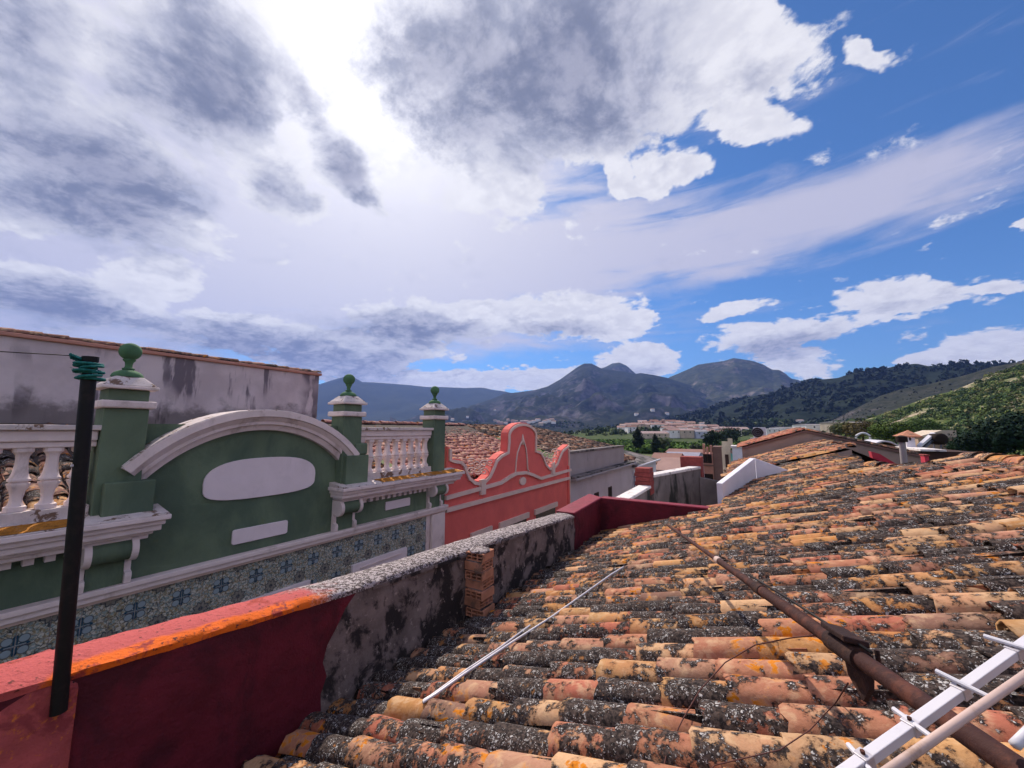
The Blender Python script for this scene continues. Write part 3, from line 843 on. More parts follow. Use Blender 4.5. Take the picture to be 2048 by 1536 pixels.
mb.build('cross_length', M['maroon'], ret, bevel=0.012)
M['maroon_lit'] = plaster('maroon_sunlit_coping', (0.22, 0.018, 0.040), (0.12, 0.012, 0.02), 0.5, 0.5, 0.7, 3.0, 0, 0.5, 0.6, 0.1)  # brighter copy of the maroon: sunlight on the wall tops put into the colour
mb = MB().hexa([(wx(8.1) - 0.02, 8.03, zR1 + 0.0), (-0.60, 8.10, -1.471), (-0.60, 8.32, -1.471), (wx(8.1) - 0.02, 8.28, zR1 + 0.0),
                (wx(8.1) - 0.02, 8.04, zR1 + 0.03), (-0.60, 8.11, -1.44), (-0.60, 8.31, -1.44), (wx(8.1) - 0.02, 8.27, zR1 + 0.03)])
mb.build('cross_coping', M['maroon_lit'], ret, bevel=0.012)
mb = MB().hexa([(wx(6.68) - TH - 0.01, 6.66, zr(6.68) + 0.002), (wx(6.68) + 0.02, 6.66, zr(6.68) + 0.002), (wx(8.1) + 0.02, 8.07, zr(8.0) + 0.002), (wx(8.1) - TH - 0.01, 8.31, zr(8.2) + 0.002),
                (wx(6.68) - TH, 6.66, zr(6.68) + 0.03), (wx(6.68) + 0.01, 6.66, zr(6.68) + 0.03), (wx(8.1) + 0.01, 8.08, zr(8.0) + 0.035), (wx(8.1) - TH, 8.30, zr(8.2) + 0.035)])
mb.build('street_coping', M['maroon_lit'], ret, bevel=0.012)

# mortar lump at the near end of the parapet
lump = []
NL, ML = 14, 10
for i in range(NL + 1):
    ring = []
    for j in range(ML + 1):
        X = -3.40 + (wx(0.4) + 0.03 + 3.40) * j / ML
        Y = -0.15 + 0.74 * i / NL
        z = -1.215 - 0.95 * max(0.0, 0.50 - Y) ** 1.5 + 0.02 * mnoise.noise(Vector((X * 6, Y * 6, 3))) + 0.012 * mnoise.noise(Vector((X * 17, Y * 17, 5)))
        edge_ = max(0, j - ML + 1.6) / 1.6
        ring.append((X, Y, z - 0.05 * edge_ ** 2 - (0.05 if i == NL else 0)))
    lump.append(ring)
V = [p for r_ in lump for p in r_]
k = ML + 1
Q = [(i * k + j, i * k + j + 1, (i + 1) * k + j + 1, (i + 1) * k + j) for i in range(NL) for j in range(ML)]
nb = len(V)
V2 = [(x, y, -2.6) for x, y, z in V]
side = []
for i in range(NL): side.append((i * k + ML, (i + 1) * k + ML, nb + (i + 1) * k + ML, nb + i * k + ML))
for j in range(ML): side.append((j, j + 1, nb + j + 1, nb + j)); side.append((NL * k + j, NL * k + j + 1, nb + NL * k + j + 1, nb + NL * k + j))
MB().add(V + V2, Q + side).build('mortar_lump', M['lump'], par, smooth=True, auto=50)

# ------------------------------------------------------------------ stack of hollow bricks leaning on the parapet
st = thing('brick_pier', 'short stack of broken hollow clay bricks against the grey parapet', 'brick stack', (-2.78, 3.75, -2.2))
def hollow_brick(parent, c, yawd, l=0.25, w=0.115, h=0.085, chip=False):
    """brick with six holes in the end that faces the roof"""
    cy, sy = math.cos(R(yawd)), math.sin(R(yawd))
    def T(p): return (c[0] + p[0] * cy - p[1] * sy, c[1] + p[0] * sy + p[1] * cy, c[2] + p[2])
    t = 0.012
    mb = MB()
    # shell with ribs, running along local x; holes open at both x ends
    xs = (-w, w)
    ysn = [-l / 2 + (l - t) / 3 * i for i in range(4)]
    zsn = [0, (h - t) / 2, h - t]
    for y0 in ysn:
        mb.hexa([T((x, y, z)) for z in (0, h) for x, y in ((xs[0], y0), (xs[1], y0), (xs[1], y0 + t), (xs[0], y0 + t))])
    for z0 in zsn:
        for a, b_ in zip(ysn, ysn[1:]):
            mb.hexa([T((x, y, z)) for z in (z0, z0 + t) for x, y in ((xs[0] + 0.001, a + t), (xs[1] - 0.001, a + t), (xs[1] - 0.001, b_), (xs[0] + 0.001, b_))])
    o = mb.build('brick', M['hollow'], parent)
    MB().hexa([T((x, y, z)) for z in (t, h - t) for x, y in ((xs[0] + 0.06, -l / 2 + t), (xs[1] - 0.06, -l / 2 + t), (xs[1] - 0.06, l / 2 - t), (xs[0] + 0.06, l / 2 - t))]).build('hole_shade', M['void'], o)  # near-black block in the cells, painting the shade inside them
    return o
rgb = random.Random(6)
zb = -2.10
for kx in range(7):
    hh = 0.088
    yw = rgb.uniform(-6, 6) + (90 if kx % 2 == 0 else 0)
    xo = -2.80 + rgb.uniform(-0.02, 0.03)
    hollow_brick(st, (xo, 3.72 + rgb.uniform(-0.03, 0.04), zb), yw, 0.24, 0.12, hh)
    if kx < 6:
        MB().box((xo - 0.10, 3.62, zb + hh), (xo + 0.095, 3.83, zb + hh + 0.012)).build('mortar_joint', M['cement'], st)
    zb += hh + 0.012
# rough mortar lump on top of the stack
mb = MB()
ring = [[(-2.80 + 0.13 * q * math.cos(a) * 1.0, 3.73 + 0.12 * q * math.sin(a), zb - 0.012 + zz + 0.008 * mnoise.noise(Vector((a * 2, q * 5, 1)))) for a in [2 * math.pi * i / 14 for i in range(14)]] for q, zz in ((1.0, 0.0), (0.95, 0.015), (0.6, 0.025), (0.2, 0.022))]
mb.loft(ring).build('mortar_cap', M['coping'], st, smooth=True)

# ------------------------------------------------------------------ clothes-line post with rope and wire
post = thing('clothesline_post', 'black steel post on the parapet with teal rope tied round its top', 'post', onX(118, 1400, wx(0.53) + 0.03))
pb = onX(117, 1425, wx(0.53) + 0.035); pt = onX(181, 716, wx(0.53) - 0.0)
axis = (pt - pb); axis /= np.linalg.norm(axis)
MB().tube([pb, pt], 0.031, 12).build('pole', M['black'], post, smooth=True, auto=50)
MB().tube([pt - axis * 0.02, pt + axis * 0.006], 0.034, 12).build('end_cap', M['black'], post, smooth=True, auto=50)
q = pb + axis * 0.09
MB().box((q[0] - 0.10, q[1] - 0.05, q[2] - 0.16), (q[0] - 0.02, q[1] + 0.05, q[2] + 0.02)).build('wall_bracket', M['rust_dark'], post, bevel=0.006)
q = pb + (pt - pb) * 0.68
MB().lathe(q + (-RT * 0 - FW * 0.040), [(0.0001, -0.006), (0.006, -0.004), (0.006, 0.004), (0.0001, 0.006)], 8).build('rivet', M['white_metal'], post)
rp = thing('teal_rope', 'knotted teal rope with frayed end wound round the black post top', 'rope', pt - axis * 0.05)
pts = []
sidev = np.cross(axis, FW); sidev /= np.linalg.norm(sidev); fr = np.cross(sidev, axis)
for i in range(110):
    a = i * 0.42; t = i / 109
    pts.append(pt - axis * (0.02 + 0.10 * t + 0.012 * math.sin(a * 0.37)) + (sidev * math.cos(a) + fr * math.sin(a)) * (0.047 + 0.010 * math.sin(a * 1.3) + 0.004 * math.sin(i)))
MB().tube(pts, 0.0075, 6).build('winding', M['rope'], rp, smooth=True)
wl = onX(-200, 688, wx(0.5) - 0.05); wr = onX(140, 711, wx(0.5))
pts = []
wdir = (pt - axis * 0.03 - wr)
for i in range(60):
    t = i / 59
    pts.append(wr + wdir * t + np.array([0.006 * math.cos(i * 0.9), 0, 0.012 * math.sin(i * 0.9)]))
MB().tube(pts, 0.0055, 6).build('twisted_tail', M['rope'], rp, smooth=True)
for k in range(7):
    a = pt - axis * (0.06 + 0.006 * k) - sidev * 0.045
    e = a + (onX(140 + 3 * k, 735 + 4 * k, wx(0.5)) - a) * 1.0
    mid = (a + e) / 2 + np.array([0, 0, 0.006 * (k - 3)])
    MB().tube([a, mid, e], [0.004, 0.003, 0.001], 5).build('frayed_strand', M['fray'] if k > 1 else M['rope'], rp, smooth=True)
MB().tube([wl, (wl + wr) / 2 + np.array([0, 0, -0.004]), wr], 0.0028, 6).build('clothesline_wire', M['wire'], None, smooth=True)
tag(bpy.data.objects['clothesline_wire'], 'thin dark washing-line wire running left from the black post', 'wire')

# ------------------------------------------------------------------ bent aluminium rod lying on the tiles
A_, B_ = onroof(850, 1404, 0.10), onroof(1247, 1134, 0.11)
A2, B2 = onroof(862, 1392, 0.10), onroof(1060, 1252, 0.10)
d_ = (B_ - A_)
rod = [B_] + [A_ + d_ * t + np.array([0, 0, 0.010 * math.sin(t * 9)]) for t in (0.9, 0.7, 0.5, 0.3, 0.12, 0.03)]
rod += [A_ + np.array([-0.010, -0.012, 0]), A_ + np.array([-0.018, 0.006, 0.0]), A2]
rod += [A2 + (B2 - A2) * t + np.array([0, 0, 0.006 * math.sin(t * 7)]) for t in (0.3, 0.6, 1.0)]
o = MB().tube(rod, 0.0095, 8).build('bent_rod', M['alu'], None, smooth=True)
tag(o, 'long pale aluminium rod folded back on itself, lying across the tiles', 'rod')

# ------------------------------------------------------------------ rusty mast
a0, a1 = at_depth(2060, 1556, 0.60), at_depth(1335, 1050, 4.2)
mast = thing('rusty_mast', 'rusty iron mast leaning out over the tiles from the lower right corner', 'mast', a0)
md = a1 - a0
def mp(t): return a0 + md * t
MB().tube([mp(-0.06), mp(0.30)], 0.0215, 14).build('lower_pipe', M['rust'], mast, smooth=True, auto=50)
MB().tube([mp(0.29), mp(0.47)], 0.0180, 12).build('middle_pipe', M['rust'], mast, smooth=True, auto=50)
MB().tube([mp(0.46), mp(1.0)], [0.0145, 0.0135], 12).build('upper_pipe', M['rust'], mast, smooth=True, auto=50)
MB().tube([mp(0.285), mp(0.305)], 0.0245, 14).build('lower_sleeve', M['rust_dark'], mast, smooth=True, auto=50)
MB().tube([mp(0.458), mp(0.475)], 0.0205, 14).build('upper_sleeve', M['pinkish_rod'], mast, smooth=True, auto=50)
# clamp with hanging plate
c0 = mp(0.128); dn = md / np.linalg.norm(md)
sx = np.cross(dn, UP); sx /= np.linalg.norm(sx); sz = np.cross(sx, dn)
MB().tube([c0 - dn * 0.07, c0 + dn * 0.07], 0.0285, 14).build('clamp', M['rust_dark'], mast, smooth=True, auto=50)
MB().prism([c0 - dn * 0.055 - sz * 0.0 + sx * 0.036, c0 + dn * 0.08 + sx * 0.036, c0 + dn * 0.065 - sz * 0.085 + sx * 0.036, c0 + dn * 0.01 - sz * 0.125 + sx * 0.036, c0 - dn * 0.03 - sz * 0.08 + sx * 0.036], sx * -0.012).build('clamp_plate', M['rust_dark'], mast)
MB().prism([c0 - dn * 0.06 + sz * 0.026 + sx * 0.03, c0 + dn * 0.06 + sz * 0.026 + sx * 0.03, c0 + dn * 0.06 + sz * 0.036 - sx * 0.03, c0 - dn * 0.06 + sz * 0.036 - sx * 0.03], sz * 0.016).build('clamp_saddle', M['rust_dark'], mast, bevel=0.004)
for k_, off in enumerate((-0.045, 0.045)):
    MB().tube([c0 + dn * off + sx * 0.05 - sz * 0.01, c0 + dn * off + sx * 0.05 + sz * 0.022], 0.006, 8).build('clamp_bolt', M['rust_dark'], mast)
g0, g1 = mp(0.10) + sz * 0.034 + sx * 0.006, mp(0.33) + sz * 0.03 + sx * 0.004
MB().tube([g0, (g0 + g1) / 2 + sz * 0.004, g1], 0.0042, 6).build('cable', M['black'], mast, smooth=True)
# loose wires
def wire(name, px, label, depth0, rad=0.0022, m_='wire_rust', lifts=0.06):
    pts = []
    for i, (x, y) in enumerate(px):
        t = i / (len(px) - 1)
        if t < 0.12: pts.append(at_depth(x, y, depth0))
        else: pts.append(onroof(x, y, lifts + 0.30 * (1 - t) ** 2))
    o = MB().tube(pts, rad, 5).build(name, M[m_], None, smooth=True)
    return tag(o, label, 'wire')
wire('guy_wire', [(1650, 1268), (1580, 1276), (1510, 1290), (1450, 1325), (1400, 1380), (1365, 1440), (1335, 1500), (1322, 1560)], 'rusty guy wire curving left from the mast clamp down over the tiles', 1.25, 0.0030)
wire('guy_wire', [(1696, 1366), (1672, 1405), (1620, 1460), (1560, 1500), (1430, 1530), (1380, 1580)], 'thin rusty wire hanging straight below the mast clamp', 1.05, 0.0022)

# ------------------------------------------------------------------ television aerial at the lower right
b0, b1 = at_depth(1690, 1548, 0.58), at_depth(2110, 1246, 0.76)
aer = thing('television_aerial', 'white aluminium aerial boom with short cross rods at the lower right edge', 'aerial', b0)
bd = (b1 - b0); bl = np.linalg.norm(bd); bn = bd / bl
bs = np.cross(bn, UP); bs /= np.linalg.norm(bs); bu = np.cross(bs, bn)
hw = 0.0075
def square_bar(mb, p, q, w):
    return mb.hexa([p - bs * w - bu * w, p + bs * w - bu * w, p + bs * w + bu * w, p - bs * w + bu * w, q - bs * w - bu * w, q + bs * w - bu * w, q + bs * w + bu * w, q - bs * w + bu * w])
square_bar(MB(), b0 - bd * 0.1, b1, hw).build('boom', M['white_metal'], aer, bevel=0.0012)
# rods read from the photograph: far end and near end in pixels
for (xa, ya, xb, yb2, dd) in ((1697, 1490, 1745, 1545, 0.60), (1787, 1418, 1866, 1476, 0.625), (1872, 1342, 1976, 1393, 0.665), (1968, 1272, 2080, 1306, 0.72)):
    pa, pb_ = at_depth(xa, ya, dd + 0.03), at_depth(xb, yb2, dd - 0.03)
    MB().tube([pa, pb_], 0.0042, 8).build('cross_rod', M['white_metal'], aer, smooth=True, auto=40)
    ctr_ = b0 + bn * (((pa + pb_) / 2 - b0) @ bn)
    square_bar(MB(), ctr_ - bn * 0.009, ctr_ + bn * 0.009, hw + 0.0022).build('rod_clip', M['alu'], aer, bevel=0.0012)
    MB().tube([ctr_ + bu * (hw + 0.002), ctr_ + bu * (hw + 0.007)], 0.0032, 6).build('clip_screw', M['rust'], aer)
s0, s1 = at_depth(1750, 1560, 0.54), at_depth(2080, 1330, 0.66)
MB().tube([s0, (s0 + s1) / 2, s1], 0.0062, 8).build('stay_rod', M['pinkish_rod'], aer, smooth=True)
MB().tube([at_depth(2030, 1490, 0.50), at_depth(2075, 1445, 0.52)], 0.006, 8).build('rod_end', M['white_metal'], aer, smooth=True)

# ================================================================== GREEN HOUSE ACROSS THE STREET
XF = -6.5                                                          # facade plane
gh = thing('green_house', 'green house with white arched pediment, balustrades and ball finials across the street', 'house', (XF - 3, 2.95, -8.5))
YL, YR = -1.35, 7.18
CYh = 2.95                                                         # axis of the facade
def facade_box(x0, x1, y0, y1, z0, z1):
    return MB().box((XF + x0, y0, z0), (XF + x1, y1, z1))
# wall below the band, behind the glazed tiles
facade_box(-0.4, 0.0, YL, YR, -8.5, -1.80).build('wall', M['trim'], gh)
facade_box(-0.4, 0.0, YL, YR, -1.798, -1.0).build('frieze', M['green'], gh)
# attic wall between the pillars, following the arch
R_out, cz = 2.06, -1.75
poly = [(XF, 1.55, -0.998), (XF, 4.42, -0.998), (XF, 4.42, 0.085)]
AH = 1.62
for i in range(29):
    a = R(90 - 40) + R(80) * i / 28
    y, z = CYh + (R_out - 0.05) * math.cos(a), cz + (R_out - 0.05) * math.sin(a)
    poly.append((XF, y, max(z, 0.085)))
poly.append((XF, 1.55, 0.085))
MB().prism(poly, (-0.34, 0, 0)).build('attic_wall', M['green'], gh)
# arch moulding: stepped profile swept round the arc
prof = [(-0.34, 0.0), (0.26, 0.0), (0.26, -0.095), (0.225, -0.105), (0.21, -0.13), (0.17, -0.17), (0.165, -0.215), (0.12, -0.225), (0.085, -0.30), (0.0, -0.305), (-0.34, -0.305)]
rings = []
for i in range(49):
    a = R(90 + 50.5) - R(101) * i / 48
    rings.append([(XF + px_, CYh + (R_out + dr) * math.cos(a), cz + (R_out + dr) * math.sin(a)) for px_, dr in prof])
arch = MB().loft(rings).build('arch_moulding', M['trim'], gh, smooth=True, auto=25)
rings = []
for i in range(49):
    a = R(90 + 50) - R(100) * i / 48
    rings.append([(XF + px_, CYh + (R_out + dr + 0.006 * mnoise.noise(Vector((i * 0.7, px_ * 9, 0)))) * math.cos(a), cz + (R_out + dr + 0.006 * mnoise.noise(Vector((i * 0.7, px_ * 9, 0)))) * math.sin(a)) for px_, dr in ((-0.33, 0.002), (0.24, 0.002), (0.235, 0.012), (-0.33, 0.014))])
MB().loft(rings).build('weathered_top', M['trim_top'], arch, smooth=True, auto=40)
# oval plaque and the small ones: outlines read on the facade plane
def plaque(name, pts, depth=0.035, mat='plaque', parent=gh, bev=0.008):
    return MB().prism([(XF + 0.002, p[0], p[1]) for p in pts], (depth, 0, 0)).build(name, M[mat], parent, bevel=bev)
ov = []
for i in range(40):
    a = 2 * math.pi * i / 40
    c_, s_ = math.cos(a), math.sin(a)
    ex = 0.80 * math.copysign(abs(c_) ** 0.72, c_)
    ez = (0.33 if s_ > 0 else 0.27) * math.copysign(abs(s_) ** (0.85 if s_ > 0 else 0.42), s_)
    ov.append((3.03 + ex, -0.75 + ez))
plaque('oval_plaque', ov)
def rrect(y0, y1, z0, z1, r_=0.05):
    out = []
    for (cy_, cz_, a0_) in ((y1 - r_, z1 - r_, 0), (y0 + r_, z1 - r_, 90), (y0 + r_, z0 + r_, 180), (y1 - r_, z0 + r_, 270)):
        for k in range(5):
            a = R(a0_ + 22.5 * k); out.append((cy_ + r_ * math.cos(a), cz_ + r_ * math.sin(a)))
    return out
plaque('plaque', rrect(2.64, 3.42, -1.655, -1.445, 0.035))
def opx(x, y): p = onX(x, y, XF + 0.03); return p[1], p[2]
ya, _ = opx(771, 1010); yb_, _ = opx(820, 1010)
plaque('plaque', rrect(ya, yb_, -1.64, -1.47, 0.02)); plaque('plaque', rrect(2 * CYh - yb_, 2 * CYh - ya, -1.64, -1.47, 0.02))
# band moulding over the tiles
mb = facade_box(0.0, 0.13, YL, YR + 0.02, -1.86, -1.80); b1_ = mb.build('band_moulding', M['trim'], gh, bevel=0.01)
facade_box(0.0, 0.10, YL, YR + 0.015, -1.925, -1.862).build('band_fillet', M['trim'], b1_, bevel=0.008)
facade_box(0.0, 0.055, YL, YR + 0.01, -1.965, -1.927).build('band_bead', M['salmon_trim'], b1_)
# cornices left and right of the arch
def cornice(y0, y1):
    steps = [(0.46, -1.07, -1.01), (0.40, -1.13, -1.072), (0.36, -1.20, -1.132), (0.27, -1.245, -1.202), (0.22, -1.30, -1.247)]
    root = None
    for k, (px_, z0, z1) in enumerate(steps):
        ins = 0.46 - px_
        o = facade_box(-0.02, px_, y0 + ins * 0.55, y1 - ins * 0.55, z0, z1).build('cornice' if k == 0 else 'cornice_step', M['trim'], gh if root is None else root, bevel=0.012)
        root = root or o
    # weathered sloping ledge with lichen
    MB().hexa([(XF + 0.0, y0 + 0.02, -1.008), (XF + 0.455, y0 + 0.02, -1.008), (XF + 0.455, y1 - 0.02, -1.008), (XF + 0.0, y1 - 0.02, -1.008),
               (XF + 0.0, y0 + 0.02, -0.93), (XF + 0.45, y0 + 0.02, -0.995), (XF + 0.45, y1 - 0.02, -0.995), (XF + 0.0, y1 - 0.02, -0.93)]).build('ledge', M['trim_top'], root)
    return root
c_r = cornice(4.10, 7.42); c_l = cornice(-1.5, 1.80)
def ledge_moss(y0, y1, parent):
    V, Q = [], []
    n, k = 40, 8
    for i in range(n + 1):
        for j in range(k + 1):
            Y = y0 + (y1 - y0) * i / n; t = j / k
            x = XF + 0.18 + 0.27 * t
            V.append((x, Y, -0.928 - 0.065 * (x - XF) / 0.45 + 0.004 + 0.008 * mnoise.noise(Vector((Y * 9, t * 5, 0)))))
    for i in range(n):
        for j in range(k): Q.append((i * (k + 1) + j, i * (k + 1) + j + 1, (i + 1) * (k + 1) + j + 1, (i + 1) * (k + 1) + j))
    MB().add(V, Q).build('orange_lichen', M['orange_moss'], parent, smooth=True, recalc=False)
ledge_moss(4.95, 7.36, c_r); ledge_moss(-1.4, 1.0, c_l)
# dentils
dy = 0.145
for (y0, y1) in ((4.78, 6.72), (-0.85, 1.08)):
    y = y0
    while y < y1:
        facade_box(0.0, 0.10, y, y + 0.075, -1.385, -1.302).build('dentil', M['trim'], gh)
        y += dy
# consoles under the pillars
def console(yc):
    w = 0.19
    root = MB().lathe((0, 0, 0), [(0.0001, 0), (0.125, 0), (0.125, 2 * w - 0.05), (0.0001, 2 * w - 0.05)], 20)
    root.v = [(XF + 0.155 + v[0], yc - w + 0.025 + v[2], -1.385 + v[1]) for v in root.v]
    o = root.build('console', M['green'], gh, smooth=True, auto=50)
    pr = [(0.0, -1.255), (0.20, -1.255)]
    pr += [(0.155 + 0.145 * math.cos(R(a)), -1.385 + 0.145 * math.sin(R(a))) for a in range(60, -151, -15)]
    pr += [(0.055, -1.56), (0.06, -1.66), (0.115, -1.68), (0.125, -1.72), (0.115, -1.795), (0.0, -1.795)]
    for s_ in (-1, 1):
        y0 = yc + s_ * w - (0.03 if s_ > 0 else 0.03)
        MB().prism([(XF + 0.001 + a, y0, b_) for a, b_ in pr], (0, 0.06, 0)).build('scroll', M['trim'], o)
    facade_box(0.0, 0.075, yc - w + 0.035, yc + w - 0.035, -1.797, -1.40).build('console_back', M['green'], o)
    return o
PY = (1.36, 4.42, 6.78, -0.88)
for yc in (1.36, 4.42, 6.78, -0.88): console(yc)
# blocks that stop the arch
for yc in (1.50, 4.46): facade_box(-0.30, 0.27, yc - 0.27 if yc < 3 else yc - 0.20, yc + 0.17 if yc < 3 else yc + 0.27, -0.992, -0.60 if yc < 3 else -0.46).build('arch_block', M['green'], gh, bevel=0.01)
for yc in (4.62,): facade_box(-0.30, 0.22, yc - 0.15, yc + 0.12, -0.46, -0.24).build('arch_shoulder', M['green'], gh, bevel=0.03)
# pillars with caps and ball finials
def pillar(yc):
    xc = XF - 0.02
    h = 0.195
    o = MB().box((xc - h, yc - h, -0.992), (xc + h, yc + h, 0.262)).build('pillar', M['green'], gh, bevel=0.012)
    MB().box((xc - h - 0.055, yc - h - 0.055, 0.264), (xc + h + 0.055, yc + h + 0.055, 0.355)).build('neck_band', M['trim'], o, bevel=0.02)
    MB().box((xc - h + 0.012, yc - h + 0.012, 0.357), (xc + h - 0.012, yc + h - 0.012, 0.492)).build('upper_block', M['green'], o, bevel=0.01)
    MB().box((xc - h - 0.06, yc - h - 0.06, 0.494), (xc + h + 0.06, yc + h + 0.06, 0.535)).build('cap_edge', M['trim'], o, bevel=0.01)
    a, b_ = h + 0.05, 0.13
    MB().hexa([(xc - a, yc - a, 0.537), (xc + a, yc - a, 0.537), (xc + a, yc + a, 0.537), (xc - a, yc + a, 0.537), (xc - b_, yc - b_, 0.655), (xc + b_, yc - b_, 0.655), (xc + b_, yc + b_, 0.655), (xc - b_, yc + b_, 0.655)]).build('cap_slope', M['trim_top'], o, bevel=0.015)
    pr = [(0.0001, 0), (0.15, 0)] + [(0.15 * math.cos(R(t)), 0.095 * math.sin(R(t))) for t in range(10, 75, 10)]
    pr += [(0.058, 0.098), (0.058, 0.112), (0.038, 0.12), (0.034, 0.15), (0.04, 0.19), (0.06, 0.212), (0.06, 0.224), (0.05, 0.228)]
    rb, zc = 0.108, 0.325
    pr += [(rb * math.cos(R(t)), zc + rb * math.sin(R(t))) for t in range(-62, 90, 12)] + [(0.0001, zc + rb)]
    MB().lathe((xc, yc, 0.657), pr, 20).build('ball_finial', M['green_ball'], o, smooth=True, auto=45)
for yc in PY: pillar(yc)
# balustrades
def baluster_mesh():
    pr = [(0.075, -0.83), (0.075, -0.785), (0.058, -0.775), (0.045, -0.745), (0.042, -0.70), (0.052, -0.63), (0.072, -0.585), (0.078, -0.565), (0.078, -0.548), (0.06, -0.54), (0.06, -0.532), (0.078, -0.524), (0.078, -0.505),
          (0.066, -0.49), (0.054, -0.44), (0.046, -0.36), (0.044, -0.29), (0.05, -0.255), (0.062, -0.235), (0.072, -0.225), (0.072, -0.185)]
    rings = []
    for r_, z in pr:
        q = []
        for k in range(16):
            a = 2 * math.pi * (k + 0.5) / 16
            e = max(abs(math.cos(a)), abs(math.sin(a)))
            q.append((r_ * math.cos(a) / e * 0.97, r_ * math.sin(a) / e * 0.97, z))
        rings.append(q)
    n = 16
    V = [p for r_ in rings for p in r_]
    Q = [(k * n + i, k * n + (i + 1) % n, (k + 1) * n + (i + 1) % n, (k + 1) * n + i) for k in range(len(rings) - 1) for i in range(n)]
    me = bpy.data.meshes.new('baluster')
    me.from_pydata(V, [], Q); me.materials.append(M['trim']); me.shade_smooth()
    try: me.set_sharp_from_angle(angle=R(35))
    except Exception: pass
    return me
BAL = baluster_mesh()
def balustrade(y0, y1, n):
    xc = XF + 0.0
    o = MB().box((xc - 0.10, y0, -0.183), (xc + 0.08, y1, -0.12)).build('balustrade', M['trim'], gh, bevel=0.008)
    MB().box((xc - 0.11, y0 + 0.001, -0.118), (xc + 0.11, y1 - 0.001, 0.0)).build('rail', M['trim'], o, bevel=0.015)
    MB().box((xc - 0.16, y0 - 0.07, 0.002), (xc + 0.16, y1 + 0.07, 0.062)).build('rail_top', M['trim_top'], o, bevel=0.01)
    MB().box((xc - 0.10, y0, -0.99), (xc + 0.12, y1, -0.832)).build('plinth', M['trim_top'], o, bevel=0.01)
    for k in range(n):
        b_ = bpy.data.objects.new('baluster', BAL); C.objects.link(b_); b_.parent = o
        y = y0 + (y1 - y0) * (k + 0.5) / n
        b_.location = Vector((xc, y, 0)) - Vector(EMPTY_LOC[gh.name])
balustrade(4.62, 6.58, 9); balustrade(-0.68, 1.16, 9)
# glazed tiles, each a piece; white corner pilaster
TS = 0.2225
ty = YL
me = bpy.data.meshes.new('glazed_tile')
hx = TS / 2 - 0.0025
bx_v = [(0, -hx, -hx), (0.008, -hx, -hx), (0.008, hx, -hx), (0, hx, -hx), (0, -hx, hx), (0.008, -hx, hx), (0.008, hx, hx), (0, hx, hx)]
me.from_pydata(bx_v, [], [(3, 2, 1, 0), (4, 5, 6, 7), (0, 1, 5, 4), (1, 2, 6, 5), (2, 3, 7, 6), (3, 0, 4, 7)]); me.materials.append(M['azulejo'])
WIN = [(0.42, 1.70), (2.52, 3.84), (4.64, 5.96), (-1.66, -0.40)]
tc0 = 0.12 + TS / 2
i0 = int((YL - tc0) / TS)
for i in range(i0, 40):
    y = tc0 + i * TS
    if y - hx < YL or y + hx > 6.70: continue
    for j in range(6):
        z = -1.96 - TS / 2 - 0.012 - j * TS
        if any(a - hx * 0.2 < y < b_ + hx * 0.2 and z < -2.55 for a, b_ in WIN): continue
        t = bpy.data.objects.new('glazed_tile', me); C.objects.link(t); t.parent = gh
        t.location = Vector((XF + 0.001, y, z)) - Vector(EMPTY_LOC[gh.name])
MB().box((XF + 0.0, 6.72, -8.5), (XF + 0.05, YR, -1.968)).build('corner_pilaster', M['trim'], gh, bevel=0.02)
MB().box((XF + 0.0, 6.705, -8.5), (XF + 0.075, 6.775, -1.969)).build('corner_bead', M['trim'], gh, bevel=0.03)
for a, b_ in WIN:
    w_ = MB().box((XF + 0.009, a, -2.72), (XF + 0.075, b_, -2.50)).build('window', M['plaque'], gh, bevel=0.006)
    MB().box((XF + 0.009, a, -4.9), (XF + 0.075, a + 0.20, -2.722)).build('jamb', M['plaque'], w_); MB().box((XF + 0.009, b_ - 0.20, -4.9), (XF + 0.075, b_, -2.722)).build('jamb', M['plaque'], w_)
    MB().box((XF + 0.076, a + 0.16, -2.60), (XF + 0.092, b_ - 0.16, -2.575)).build('lintel_line', M['trim'], w_)
    MB().box((XF + 0.003, a + 0.2, -4.9), (XF + 0.008, b_ - 0.2, -2.722)).build('pane', M['glass'], w_)
# its roof behind the attic
UPL = np.array([-1.0, 0.0, 0.335]); ALL = np.array([0.0, 1.0, 0.0])
tile_field(gh, (XF - 0.45, YL + 0.1, -1.62), UPL, ALL, 40, 15, lambda P: YL < P[1] < YR - 0.05 and P[0] > -11.9, PAL_OLD + PAL[:1], (0.55, 0.2), 60, seed=21, rest_seg=4, min_px=60)
MB().add([(XF - 0.35, YL, -1.68), (XF - 0.35, YR, -1.68), (-12.0, YR, 0.14), (-12.0, YL, 0.14)], [(0, 1, 2, 3)]).build('roof_deck', M['deck'], gh, recalc=False)
MB().box((-12.0, YL, -8.5), (XF - 0.41, YR, -1.75)).build('side_wall', M['greywall'], gh)
lay_ridge(gh, (-12.0, 7.0, 0.14), (0, -1, 0), 1, 0.4, PAL_OLD, (0.5, 0.2), 5)

